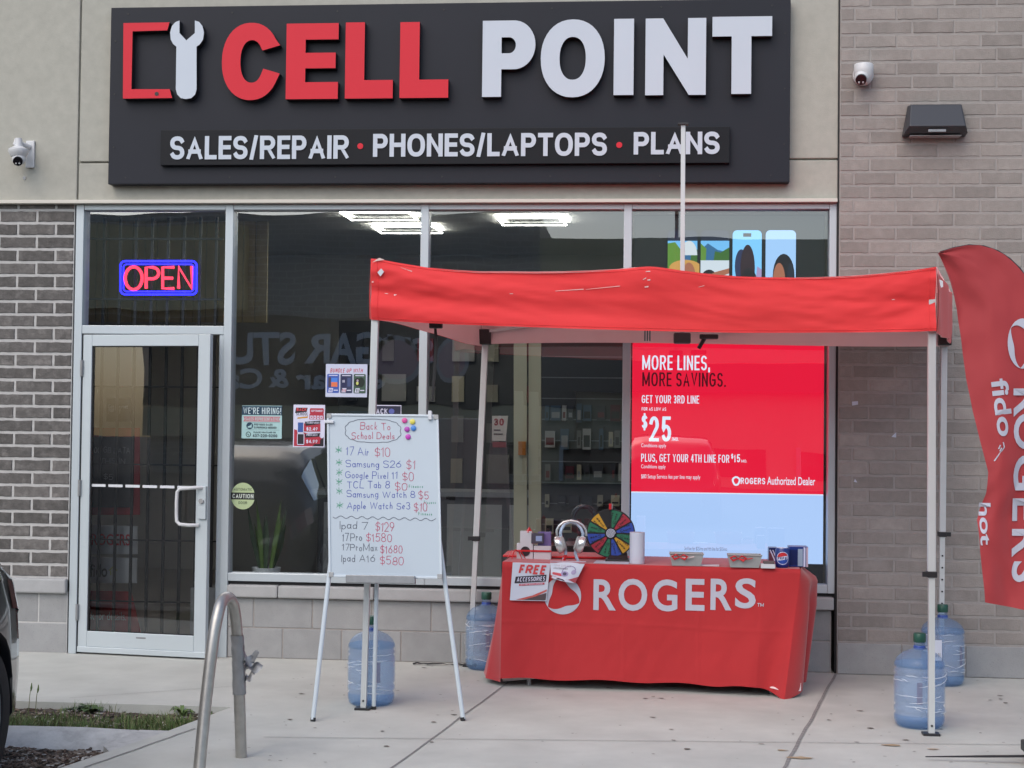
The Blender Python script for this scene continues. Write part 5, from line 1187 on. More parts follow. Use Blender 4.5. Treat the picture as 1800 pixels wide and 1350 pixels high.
MB().box(ctr.x-.012, ctr.x+.004, Y0-.03, Y0-.004, ctr.z+rad*.98, ctr.z+rad*1.22).build('pointer', 'ribbon', pw, bevel=.002); MB().box(ctr.x+.005, ctr.x+.011, Y0-.02, Y0-.01, ctr.z+rad*.98, ctr.z+rad*1.22).build('pointer_post', 'silver', pw)
MB().box(ctr.x-.012, ctr.x+.025, Y0+.012, Y0+.03, H0, ctr.z+rad*1.05).build('post', 'blackp', pw); MB().box(ctr.x-.03, ctr.x+.13, Y0-.06, Y0+.08, H0, H0+.014).build('base', 'blackp', pw, bevel=.003)
MB().add([(ctr.x-.02, Y0-.03, H0+.01), (ctr.x+.11, Y0-.03, H0+.01), (ctr.x+.10, Y0+.02, H0+.055), (ctr.x, Y0+.02, H0+.06)], [(0, 1, 2, 3)]).build('skirt', 'blackp', pw)
# paper roll, bins, cartons
c0 = ontop(1120, 992); Y0 = c0.y+.045; r_ = (wz_(1133.5, 960).x-wz_(1107, 960).x)/2
t = thing('paper_roll', 'white paper roll standing upright beside the prize wheel', 'paper roll', (wz_(1120, 960).x, Y0, H0))
MB().lathe([(.018, 0), (r_, 0), (r_, wz_(1120, 936).z-H0), (.018, wz_(1120, 936).z-H0), (.018, 0)], (wz_(1120, 960).x, Y0, H0+.002), 28).build('roll', 'print_white', t, smooth=True); MB().lathe([(.015, 0), (.0178, 0), (.0178, .19), (.015, .19)], (wz_(1120, 960).x, Y0, H0+.001), 16).build('tube', 'grey_bin', t, smooth=True)
tag(tbox(.55, .76, .02, .2, H0+.002-0, H0+.004).build('paper_sheet', 'print_white'), 'loose white paper lying at the table edge below the wheel', 'paper sheet'); tag(tbox(1.1, 1.3, .015, .1, H0+.002, H0+.006).build('leaflet', 'white'), 'thin white leaflet lying on the table between the bins', 'leaflet')
for px0, px1, lab in ((1177, 1237, 'grey storage bin with a red ribbon bow beside the paper roll'), (1279.5, 1339.5, 'grey storage bin with a red ribbon bow beside the soda cartons')):
    pm = (px0+px1)/2; yb_ = 996 if px0 < 1200 else 999; c0 = ontop(pm, yb_); Y0 = c0.y+.01
    x0, x1 = wz_(px0, 975).x, wz_(px1, 975).x; zt_ = wz_(pm, 973.5 if px0 < 1200 else 976).z
    t = thing('storage_bin', lab, 'bin', ((x0+x1)/2, Y0, H0), 'storage bins on the table')
    mb = MB(); i_ = .016; D0 = .14
    for (ins, z_) in ((i_, H0+.002), (0, zt_), (.006, zt_), (i_+.004, H0+.008)):
        mb.v += [(x0+ins, Y0+ins, z_), (x1-ins, Y0+ins, z_), (x1-ins, Y0+D0-ins, z_), (x0+ins, Y0+D0-ins, z_)]
    mb.f = [(0, 3, 2, 1)]+[(k*4+j, k*4+(j+1) % 4, k*4+4+(j+1) % 4, k*4+4+j) for k in range(3) for j in range(4)]+[(12, 13, 14, 15)]; mb.m = [0]*len(mb.f)
    mb.build('bin', 'grey_bin', t); MB().tube([(x0-.002, Y0-.003, zt_), (x1+.002, Y0-.003, zt_)], .004, 8).build('rim', 'grey_bin', t, smooth=True)
    q = Vector((x0+.06, Y0-.004, zt_-.02))
    for s_ in (-1, 1): MB().tube([q, q+Vector((.022*s_, -.014, .016)), q+Vector((.045*s_, -.012, .004)), q+Vector((.03*s_, -.012, -.012)), q], [.003, .008, .009, .007, .003], 8, flat=.6).build('bow_loop', 'ribbon', t, smooth=True)
    MB().tube([q, q+Vector((.04, -.008, -.004)), q+Vector((.085, -.006, .004))], [.003, .007, .005], 6, flat=.5).build('bow_tail', 'lining' if px0 < 1200 else 'ribbon', t, smooth=True)
pb_, ps, pr_, pw_ = ink(24, 52, 128, .3), ink(20, 34, 92, .3), ink(200, 50, 56, .3), ink(208, 212, 236, .4)
def carton(name, lab, px0, px1, py0, py1, dp, cols, draw=None, oy=0, cat='carton'):
    c0 = ontop((px0+px1)/2, py1); global Y0; Y0 = c0.y+oy
    a_, b_ = wz_(px0, py1), wz_(px1, py0); t = thing(name, lab, cat, ((a_.x+b_.x)/2, Y0, H0), 'soda packs on the table')
    MB().box(a_.x, b_.x, Y0, Y0+dp, H0+.002, b_.z).build('carton_body', cols, t, bevel=.002); o_ = Panel(facade(Y0), lift=.0006)
    if draw: draw(o_, a_.x, b_.x, H0, b_.z); o_.mb.build('print', None, t, fix=False)
    return t
def dA(o, x0, x1, z0, z1): 
    W, H = x1-x0, z1-z0; o.rect(x0+.05*W, z0+.1*H, x1-.45*W, z1-.15*H, ps); o.rect(x0+.46*W, z0+.05*H, x0+.72*W, z1-.1*H, ink(150, 168, 190)); o.rect(x0+.76*W, z0+.02*H, x0+.86*W, z1-.02*H, pw_); o.rect(x0+.9*W, z0+.02*H, x1, z1-.02*H, ink(190, 170, 185))
carton('soda_carton', 'dark blue soda carton with pale end flaps on the table', 1387, 1420.5, 961.5, 997, .12, pb_, dA)
def dB(o, x0, x1, z0, z1):
    W, H = x1-x0, z1-z0; o.poly([(x0, z0), (x1, z0), (x1, z0+.5*H), (x0, z1-.3*H)], ink(92, 44, 62)); o.line([(x0+.1*W, z1-.1*H), (x0+.7*W, z0+.1*H)], .007, pw_); o.line([(x0+.4*W, z1-.1*H), (x0+.95*W, z0+.15*H)], .006, pw_); o.rect(x0, z1-.14*H, x1, z1-.02*H, ps)
carton('soda_carton', 'dark blue and maroon soda box behind the can', 1351.5, 1367, 963, 990, .1, ps, dB, .06)
c0 = ontop(1376, 999); cr = .042; ccx, ccy = c0.x, c0.y+.05; Y0 = ccy; hcan = up(Vector((0, ccy, 0)), 1376, 963)-H0
t = thing('soda_can', 'tall blue soda can with a round red white and blue emblem', 'soda can', (ccx, ccy, H0), 'soda packs on the table')
MB().lathe([(0, .002), (.034, .002), (cr, .012), (cr, hcan-.012), (.036, hcan), (0, hcan-.002)], (ccx, ccy, H0), 32).build('can_body', pb_, t, smooth=True); MB().lathe([(0, hcan-.001), (.034, hcan+.001), (.035, hcan-.004)], (ccx, ccy, H0), 24).build('can_lid', 'silver', t, smooth=True)
def canpos(u, v, l): a_ = u/cr; return Vector((ccx+(cr+.0006+l)*math.sin(a_), ccy-(cr+.0006+l)*math.cos(a_), H0+v))
p = Panel(canpos, lift=.0004); zc_ = hcan*.5; rr_ = .034
def band_(lo, hi, m_):
    n_ = 14; p.k += 1
    for k in range(n_):
        u0, u1 = -rr_+2*rr_*k/n_, -rr_+2*rr_*(k+1)/n_; q = []
        for u_ in (u0, u1):
            e = math.sqrt(max(0, rr_*rr_-u_*u_)); w_ = .10*rr_*math.sin(u_/rr_*2.2); q.append((max(-e, min(e, lo*rr_+w_)), max(-e, min(e, hi*rr_+w_))))
        p.mb.add([p.pos(u0, zc_+q[0][0], p.k*p.d), p.pos(u1, zc_+q[1][0], p.k*p.d), p.pos(u1, zc_+q[1][1], p.k*p.d), p.pos(u0, zc_+q[0][1], p.k*p.d)], [(0, 1, 2, 3)], m_)
p.line([(rr_*1.06*math.cos(R(d)), zc_+rr_*1.06*math.sin(R(d))) for d in range(0, 361, 15)], .004, pw_)
band_(.3, 1, pr_); band_(-1, -.3, ink(30, 70, 160)); band_(-.3, .3, pw_); p.text('PEPSI', -.028, zc_-.007, .014, ps, t=.0036, W=.056, gap=.003)
p.mb.build('emblem', None, t, fix=False)
c0 = ontop(1350, 1000); Y0 = c0.y+.005; a_, b_ = wz_(1337.5, 1000), wz_(1363, 987)
t = thing('small_box', 'small grey and white packet in front of the second bin', 'box', ((a_.x+b_.x)/2, Y0, H0)); MB().box(a_.x, b_.x, Y0, Y0+.06, H0+.002, b_.z-.016).build('box_body', 'white', t, bevel=.002); MB().box(a_.x+.016, b_.x-.004, Y0+.004, Y0+.05, b_.z-.016, b_.z).build('dark_packet', ink(92, 84, 84), t, bevel=.003)

# ------------------------------------------------------------------ feather flag at the edge of the picture
FY = -2.6
def fp2(px, py, dy=0): q = atY(px, py, FY+dy); return q
Lh = [(445, 1650), (460, 1657), (480, 1666), (500, 1674), (530, 1682), (560, 1688), (600, 1693), (640, 1698), (680, 1703), (720, 1711), (760, 1719), (800, 1729), (830, 1736), (850, 1739), (865, 1733), (880, 1728), (900, 1721), (920, 1717), (940, 1718), (970, 1722), (1000, 1726), (1030, 1730), (1058, 1732)]
def rt(py):             # right (pole) edge, out of the picture lower down
    T = [(436, 1700), (432, 1722), (436, 1742), (446, 1762), (460, 1780), (480, 1798), (510, 1814), (560, 1832), (640, 1846), (760, 1856), (900, 1860), (1090, 1862)]
    return T
fl = thing('feather_flag', 'tall red feather flag with white lettering beside the canopy', 'flag', (2.95, FY, 0))
# outline parametrised by t: left edge point and right edge point
RT = [(1652, 443), (1675, 436), (1700, 431), (1722, 431), (1745, 437), (1765, 447), (1783, 462), (1800, 481), (1813, 506), (1826, 545), (1838, 600), (1846, 660), (1852, 740), (1857, 830), (1860, 940), (1862, 1085)]
LT = [(1650, 445), (1654, 453), (1661, 468), (1668, 484), (1674, 500), (1680, 521), (1685, 545), (1690, 578), (1695, 615), (1701, 665), (1711, 720), (1722, 772), (1736, 830), (1733, 868), (1719, 915), (1722, 970), (1728, 1020), (1732, 1059)]
def sample(T, t):
    ls = [0]
    for a_, b_ in zip(T[:-1], T[1:]): ls.append(ls[-1]+math.hypot(b_[0]-a_[0], b_[1]-a_[1]))
    s = t*ls[-1]
    for k in range(len(T)-1):
        if s <= ls[k+1]+1e-9:
            f = (s-ls[k])/(ls[k+1]-ls[k]); return (T[k][0]+(T[k+1][0]-T[k][0])*f, T[k][1]+(T[k+1][1]-T[k][1])*f)
    return T[-1]
def fsurf(u, t):
    l_, r_ = sample(LT, t), sample(RT, t); px, py = l_[0]+(r_[0]-l_[0])*u, l_[1]+(r_[1]-l_[1])*u
    y = .03*math.sin(t*7+u*3)*(1-u)+.02*math.sin(u*9+t*4)*(1-u)+.012*noise.noise((u*5, t*14, 3))*(1-u*.7)+.05*math.exp(-((t-.74)/.06)**2)*math.exp(-(u/.10)**2)
    q = atY(px, py, FY); q.y += y; return q
MB().grid(lambda a_, b_: fsurf(a_, b_), 50, 130).build('flag_cloth', 'flag', fl, smooth=True, fix=False)
def finv(px, py):       # photo point -> (u, t)
    best = None
    for k in range(0, 401):
        t_ = k/400; l_, r_ = sample(LT, t_), sample(RT, t_); dx, dy = r_[0]-l_[0], r_[1]-l_[1]
        u = ((px-l_[0])*dx+(py-l_[1])*dy)/max(1, dx*dx+dy*dy); e = math.hypot(l_[0]+dx*u-px, l_[1]+dy*u-py)
        if best is None or e < best[0]: best = (e, u, t_)
    return best[1], best[2]
def fpos(px, py, l): u, t_ = finv(px, py); q = fsurf(min(1, max(0, u)), t_); q.y -= .004+l; return q
def fpnt(px, py, l): q0 = atY(px, py, FY); k = fpos(px, py, l); return Vector((q0.x, k.y, q0.z))
p = Panel(fpnt, lift=.0004)
def vtext(body, cx, y0, y1, wpx, off=.02, m_='cloth_white', shear=0):    # reads downwards: letter tops to the right
    vs, fs = btext(body, off); p.k = 1
    p.mb.add([p.pos(cx-wpx/2+wpx*b_+shear*a_*(y1-y0), y0+(y1-y0)*a_-shear*b_*wpx, .001) for a_, b_ in vs], fs, m_)
def fbuild(nm):
    global p
    p.mb.build(nm, None, fl, fix=False); p = Panel(fpnt, lift=.0004)
vtext('fido', 1754, 668, 768, 30, .022, shear=.12)
for pl in ([(1760, 777), (1762, 786), (1745, 810)], [(1755, 782), (1752, 789)], [(1757, 787), (1754, 793)]): p.line(pl, 2.0, 'cloth_white')
fbuild('lettering')
for ch, y0, y1 in (('R', 683, 733), ('O', 727, 790), ('G', 800, 862), ('E', 876, 916), ('R', 930, 980), ('S', 987, 1024)): vtext(ch, 1805, y0, y1, 50, .022); fbuild('letter')
for a0 in (95, 215, 335):
    n_ = 14; A, B = [], []
    for i in range(n_+1):
        d = R(a0+124*i/n_); wd = .42*math.sin(math.pi*(i/n_)**1.3); A.append((1797+27*math.cos(d), 604+44*math.sin(d))); B.append((1797+27*(1-wd)*math.cos(d), 604+44*(1-wd)*math.sin(d)))
    p.mb.add([p.pos(*q, .001) for q in A+B], [(i, i+1, n_+2+i, n_+1+i) for i in range(n_)], 'cloth_white')
fbuild('swirl_emblem')
vtext('hot', 1731, 884, 958, 18, .02)
p.mb.build('lettering', None, fl, fix=False)
pole = [fsurf(1, t_/30)+Vector((.004, .012, 0)) for t_ in range(0, 31)]
base = Vector((atY(1864, 1100, FY).x, FY, .12)); pole.append(base)
MB().tube(pole, [.006]*10+[.009]*12+[.012]*(len(pole)-22), 8).build('pole', 'blackp', fl, smooth=True)
MB().tube([base+Vector((0, 0, -.11)), base+Vector((0, 0, .02))], .02, 12).build('socket', 'blackp', fl, smooth=True)
for k, (dx, dy) in enumerate(((-.62, .02), (.6, -.05), (.05, -.55), (-.02, .5))):
    e = Vector((base.x+dx, base.y+dy, .018)); m_ = Vector((base.x+dx*.55, base.y+dy*.55, .03))
    MB().tube([(base.x, base.y, .045), m_, e], [.012, .011, .005], 8, flat=.5).build('base_leg', 'blackp', fl, smooth=True)
wbx = thing('base_weight', 'dark square weight resting on the flag base', 'weight', (base.x-.22, FY, 0)); MB().box(base.x-.16, base.x+.16, FY-.12, FY+.1, .05, .10).build('weight_plate', mat('weight', (.04, .045, .045), .6), wbx, bevel=.006); MB().box(base.x-.14, base.x+.12, FY-.1, FY+.08, .102, .15).build('weight_plate', mat('weight2', (.03, .06, .045), .6), wbx, bevel=.006)

# ------------------------------------------------------------------ bent-pipe bike rack
g0, g1 = atZ(424, 1331), atZ(348, 1374); topz = .80
rk = thing('bike_rack', 'grey steel hoop bike rack with duct tape on one leg', 'bike rack', ((g0.x+g1.x)/2, (g0.y+g1.y)/2, 0))
tpc = atY(401, 1043, (g0.y+g1.y)/2); 
def crv(P, n=8):        # smooth curve through the points
    out = []; Q_ = [P[0]*2-P[1]]+P+[P[-1]*2-P[-2]]
    for k in range(1, len(Q_)-2):
        for i in range(n):
            t_ = i/n; a_, b_, c_, d_ = Q_[k-1:k+3]; out.append(.5*((2*b_)+(c_-a_)*t_+(2*a_-5*b_+4*c_-d_)*t_*t_+(3*b_-a_-3*c_+d_)*t_**3))
    return out+[P[-1]]
ctrl = [g1, atY(361, 1240, -3.42), atY(374, 1130, -3.37), atY(383, 1080, -3.33), atY(390, 1058, -3.28), atY(400, 1050, -3.20), atY(409, 1060, -3.11), atY(414, 1085, -3.06), atY(417.5, 1130, -3.03), atY(421, 1230, -3.0), g0]
MB().tube(crv(ctrl), .027, 18).build('pipe', 'gal', rk, smooth=True)
def leg1(z_):
    for a_, b_ in zip(ctrl[6:-1], ctrl[7:]):
        if b_.z <= z_ <= a_.z: return b_.lerp(a_, (z_-b_.z)/(a_.z-b_.z))
    return g0.copy()
mb = MB()
def tapef(u, v):
    c_ = leg1(.30+.28*v); a_ = 2*math.pi*u; r = .0305+.003*abs(noise.noise((u*6, v*12, 0)))+.004*noise.noise((u*3, v*7, 5)); return (c_.x+r*math.cos(a_), c_.y+r*math.sin(a_), c_.z)
mb.grid(tapef, 28, 26)
MB.build(mb, 'tape_wrap', 'tape', rk, smooth=True, fix=False)
for k, (z_, ln, dz) in enumerate(((.46, .075, .035), (.43, .09, .0), (.37, .05, .03), (.48, .05, -.03))):
    c_ = leg1(z_); MB().grid(lambda u, v: c_+Vector((.028+ln*u, -.012+.03*v+.012*math.sin(u*5+k), dz*u+.045*(v-.5)*(1-.6*u)+.012*math.sin(u*7+v*3))), 8, 5).build('loose_tape', 'tape', rk, smooth=True, fix=False)

# ------------------------------------------------------------------ loose strap on the ground by the wall
s0 = atZ(727, 1168); s1 = atZ(818, 1171)
mb = MB().tube([Vector((s0.x+(s1.x-s0.x)*k/14, s0.y-.02+.012*math.sin(k*1.1), .008+.006*abs(math.sin(k*1.7)))) for k in range(15)], [.012, .013, .009, .007, .012, .012, .011, .009, .007, .005, .005, .009, .012, .011, .006], 6, flat=.45)
tag(mb.build('strap', 'blackp', smooth=True), 'loose black strap lying along the wall base by the bottle', 'strap')

# ------------------------------------------------------------------ parked car, rear end to the shop
wc_ = atZ(-17, 1268, ROAD+.345); XF = wc_.x-.025; YW = wc_.y          # outer face of the near rear wheel, axle line
car = thing('parked_car', 'dark grey hatchback car cut off by the edge of the picture', 'car', (XF-.9, YW-1.3, ROAD))
M['paint'] = mat('dark grey paint', (.028, .030, .036), .28, metal=.5, coat=1.0, var=.05, vscale=3); M['rubber'] = mat('tyre rubber', (.018, .018, .018), .85); M['alloy'] = mat('alloy', (.42, .42, .44), .3, metal=.8); M['tail'] = mat('tail lamp', (.16, .006, .01), .15, coat=1)
CW = .90; YR = YW+.80; LEN = 4.35; XC = XF-CW+.01
# stations along the length (0 = rear), section: half width and height of a few feature lines
ST = [(0.0, .52, .50, .60), (.05, .66, .62, .72), (.14, .745, .80, .86), (.30, .825, .92, 1.12), (.55, .885, .96, 1.34), (.85, .90, .97, 1.44), (1.4, .90, .97, 1.48), (2.0, .90, .96, 1.48), (2.6, .895, .95, 1.38), (3.1, .885, .93, 1.06), (3.5, .87, .88, .98), (3.95, .82, .80, .86), (4.2, .72, .68, .74), (4.35, .55, .55, .58)]
def sect(w_, belt, roof_):
    pts = [(w_*.90, .20), (w_*.985, .30), (w_*1.0, .48), (w_*1.0, .62), (w_*.985, min(.80, belt*.86)), (w_*.95, belt)]
    if roof_ > belt+.05:
        pts += [(w_*.90, belt+(roof_-belt)*.25), (w_*.80, belt+(roof_-belt)*.72), (w_*.70, roof_-.03), (w_*.5, roof_), (0, roof_+.015)]
    else: pts += [(w_*.90, belt+.005), (w_*.8, belt+.012), (w_*.66, roof_-.005), (w_*.4, roof_), (0, roof_+.005)]
    return pts
import bisect
def st(s_):
    ys = [q[0] for q in ST]; k = max(0, min(len(ST)-2, bisect.bisect_right(ys, s_)-1)); a_, b_ = ST[k], ST[k+1]; f = (s_-a_[0])/(b_[0]-a_[0]); f = f*f*(3-2*f) if k < 3 or k > 8 else f
    return [a_[i]+(b_[i]-a_[i])*f for i in (1, 2, 3)]
mb = MB(); N = 60; rows = []
AX = (.80, 3.42); WR = .385
for i in range(N+1):
    s_ = LEN*i/N; pts = sect(*st(s_)); full = [(x, z_) for x, z_ in pts]+[(-x, z_) for x, z_ in pts[-2::-1]]; row = []
    for x, z_ in full:
        # lift the lower edge over the wheels to cut the arches
        for ax in AX:
            d = abs(s_-ax)
            if d < WR and z_ < .345+math.sqrt(WR*WR-d*d): 
                zz = .345+math.sqrt(WR*WR-d*d); z_ = max(z_, zz+ (z_-.2)*.05)
        row.append(len(mb.v)); mb.v.append((XC+x, YR-s_, ROAD+z_))
    rows.append(row)
for i in range(N):
    for j in range(len(rows[0])-1): mb.f.append([rows[i][j], rows[i+1][j], rows[i+1][j+1], rows[i][j+1]]); mb.m.append(0)
mb.f.append(rows[0]); mb.m.append(0); mb.f.append(rows[-1][::-1]); mb.m.append(0)
body = mb.build('body', 'paint', car, smooth=True, angle=35)
MB().box(XC-.62, XC+.62, YR-4.0, YR-.35, ROAD+.2, ROAD+.5).build('underbody', 'black', car)
for ax in AX:
    MB().box(XC-.70, XC+.70, YR-ax-.39, YR-ax+.39, ROAD+.2, ROAD+.735).build('wheel_well', 'black', car)
# glazing panels set just proud of the body side
def glass(s0_, s1_, nm, side):
    def f(u, v):
        s_ = s0_+(s1_-s0_)*u; w_, be, ro = st(s_); z0_ = be+.03; z1_ = max(z0_+.02, ro-.10); z_ = z0_+(z1_-z0_)*v; k = (z_-be)/max(.05, ro-be)
        x = w_*(.95-.05*min(1, k/.25) if k < .25 else .90-.10*(k-.25)/.47); return (XC+side*(x+.008), YR-s_, ROAD+z_)
    MB().grid(f, 14, 6).build(nm, 'tint', car, smooth=True, fix=False)
for sd_ in (1, -1): glass(.5, .95, 'quarter_window', sd_); glass(1.02, 1.75, 'rear_side_window', sd_); glass(1.85, 2.7, 'front_side_window', sd_)
def tl_(side):
    def f(u, v):
        s_ = .12+.30*u; w_, be, ro = st(s_); return (XC+side*(w_*(.985-.035*v)+.006), YR-s_, ROAD+be*(.85+.14*v))
    return f
for sd_ in (1, -1): MB().grid(tl_(sd_), 8, 5).build('tail_lamp', 'tail', car, smooth=True, fix=False)
MB().box(XC-.55, XC+.55, YR-.03, YR+.012, ROAD+.30, ROAD+.42).build('bumper_insert', 'blackp', car, bevel=.01)
MB().add([(XC-.62, YR-.30, ROAD+1.06), (XC+.62, YR-.30, ROAD+1.06), (XC+.55, YR-.60, ROAD+1.33), (XC-.55, YR-.60, ROAD+1.33)], [(0, 1, 2, 3)]).build('rear_window', 'tint', car)
for ax in AX:
    for sd_ in (1, -1):
        c_ = Vector((XF-.01 if sd_ > 0 else XC-CW+.02, YR-ax, ROAD+.345)); TR = .345
        wh = MB().lathe([(.235, -.2), (.30, -.205), (.335, -.18), (TR, -.15), (TR, -.06), (.335, -.02), (.30, -.005), (.245, -.012), (.235, -.03)], (0, 0, 0), 48, axis='x').tf(lambda v: c_+Vector((v.x*sd_, v.y, v.z))).build('wheel', 'rubber', car, smooth=True)
        MB().lathe([(.236, -.18), (.236, -.02), (.222, -.015), (.215, -.05), (.20, -.15), (0, -.16)], (0, 0, 0), 40, axis='x').tf(lambda v: c_+Vector((v.x*sd_, v.y, v.z))).build('rim', 'alloy', wh, smooth=True)
        for k in range(5):
            for off in (-.16, .16):
                a_ = 2*math.pi*k/5+off+.3; d_ = Vector((0, math.cos(a_), math.sin(a_))); n_ = Vector((0, -d_.z, d_.y)); a2 = 2*math.pi*k/5+.3; d2_ = Vector((0, math.cos(a2), math.sin(a2)))
                vs = [c_+d2_*.035+n_*.022+Vector((-.03*sd_, 0, 0)), c_+d2_*.035-n_*.022+Vector((-.03*sd_, 0, 0)), c_+d_*.222-n_*.016+Vector((-.022*sd_, 0, 0)), c_+d_*.222+n_*.016+Vector((-.022*sd_, 0, 0))]
                MB().add(vs+[q+Vector((-.03*sd_, 0, 0)) for q in vs], [(0, 1, 2, 3), (4, 7, 6, 5), (0, 4, 5, 1), (1, 5, 6, 2), (2, 6, 7, 3), (3, 7, 4, 0)]).build('spoke', 'alloy', wh)
        MB().tube([c_+Vector((-.05*sd_, 0, 0)), c_+Vector((-.024*sd_, 0, 0))], .04, 16).build('hub_cap', 'alloy', wh, smooth=True)

# ------------------------------------------------------------------ inside the shop
gr = thing('security_grille', 'black folding security grille just inside the door and its transom', 'security grille', (-2.45, .24, 0))
BY = .24
for k in range(8):
    x_ = atY(182+k*28.2, 460, BY).x
    MB().box(x_-.009, x_+.009, BY, BY+.016, .05, atY(182, 382, BY).z).build('bar', 'black', gr)
xa_, xb_ = atY(160, 420, BY).x, atY(392, 420, BY).x
for py in (420, 526): MB().box(xa_, xb_, BY-.012, BY, atY(280, py, BY).z-.007, atY(280, py, BY).z+.007).build('cross_bar', 'black', gr)
for py in (680, 817, 950, 1058): MB().box(xa_, xb_, BY-.012, BY, atY(280, py, BY).z-.005, atY(280, py, BY).z+.005).build('cross_bar', 'black', gr)
# boards and signs seen through the door
IY = .34
def board(name, label, cat, pts, m_, draw=None, Y=IY, th=.015):
    q = [atY(px, py, Y) for px, py in pts]; t = thing(name, label, cat, (sum(v.x for v in q)/len(q), Y, min(v.z for v in q)))
    MB().prism([(v.x, v.z) for v in q], Y, Y+th).build('panel', m_, t)
    if draw: o_ = Panel(facade(Y), lift=.0008); draw(o_, Y); o_.mb.build('print', None, t, fix=False)
    return t
def fz(px, py, Y): q = atY(px, py, Y); return q.x, q.z
def dr(o, Y): x0, z0 = fz(161, 958, Y); x1, z1 = fz(229, 939, Y); o.face('ROGERS', x0, z0, x1, z1, ink(200, 50, 60), .02)
def df(o, Y):
    x0, z0 = fz(158, 1014, Y); x1, z1 = fz(189, 992, Y); o.face('fido', x0, z0, x1, z1, ink(40, 40, 44), .02)
    for pl in ([(192, 1003), (199, 996), (206, 1003)], [(195, 1003), (195, 1011)], [(199, 1001), (199, 1011)], [(203, 1003), (203, 1011)]): o.line([fz(a_, b_, Y) for a_, b_ in pl], .007, ink(190, 190, 70))
board('hanging_sign', 'white sign reading ROGERS behind the lower door glass', 'sign', [(150, 974), (241, 974), (241, 925), (150, 923)], 'white', dr)
board('hanging_sign', 'white sign reading fido behind the lower door glass', 'sign', [(150, 1025), (240, 1025), (240, 981), (150, 979)], 'white', df)
board('slanted_sign', 'red slanted panel reading ask for details behind the door glass', 'sign', [(150, 1118), (248, 1118), (230, 1040), (150, 1038)], mat('red panel', (.42, .03, .035), .5), lambda o, Y: o.face('ask for details.', *fz(150, 1089, Y), *fz(222, 1076, Y), ink(190, 180, 180)))
board('red_board', 'bright red board around the black writing board behind the door', 'board', [(150, 905), (245, 905), (245, 752), (150, 752)], mat('red frame', (.40, .03, .04), .5))
board('writing_board', 'black writing board reading GB DATA inside the red frame', 'writing board', [(150, 892), (233, 892), (233, 768), (150, 768)], 'slat', lambda o, Y: [o.text(t_, *fz(x_, y_, Y), .04, ink(170, 170, 170), t=.004, W=w_, jit=.03) for t_, x_, y_, w_ in (('00 GB DATA', 165, 796, .26), ('THIS IN', 176, 815, .18), ('$5', 182, 843, .07))], Y=IY-.02)
board('hanging_sign', 'black sign reading Get internet your way behind the door', 'sign', [(187, 741), (230, 741), (230, 700), (187, 700)], 'black', lambda o, Y: [o.face('Get internet', *fz(190, 718, Y), *fz(225, 711, Y), ink(200, 200, 200)), o.face('your way', *fz(190, 727, Y), *fz(212, 719, Y), ink(200, 200, 200))], Y=IY-.03)
# warm lit panel seen through the door top and transom
board('wall_panel', 'tan wooden wall panel seen through the top of the door', 'wall panel', [(166, 680), (262, 680), (262, 612), (166, 612)], 'beige', None, 1.2)
board('curtain', 'narrow beige curtain in the third window', 'curtain', [(903, 1005), (926, 1005), (926, 600), (903, 600)], 'beige', None, .8, .05)
board('curtain', 'wider beige curtain beside the display wall in the third window', 'curtain', [(929, 1005), (951, 1005), (951, 600), (929, 600)], 'beige', None, .82, .05)
board('wall_notice', 'white notice with a red 30 seen through the third window', 'notice', [(865, 775), (889, 775), (893, 731), (865, 731)], mat('notice', (.5, .47, .43), .6), lambda o, Y: [o.text('30', *fz(868, 748, Y), .05, ink(150, 40, 50), t=.011, W=.07), o.rect(*fz(866, 786, Y), *fz(890, 777, Y), ink(120, 40, 45)), o.rect(*fz(868, 757, Y), *fz(880, 755, Y), ink(60, 50, 50)), o.rect(*fz(868, 764, Y), *fz(884, 762, Y), ink(60, 50, 50))], .5)
board('yellow_note', 'orange sticky note on the beige curtain', 'note', [(911, 800), (924, 800), (924, 776), (911, 776)], ink(190, 120, 50), None, .78)
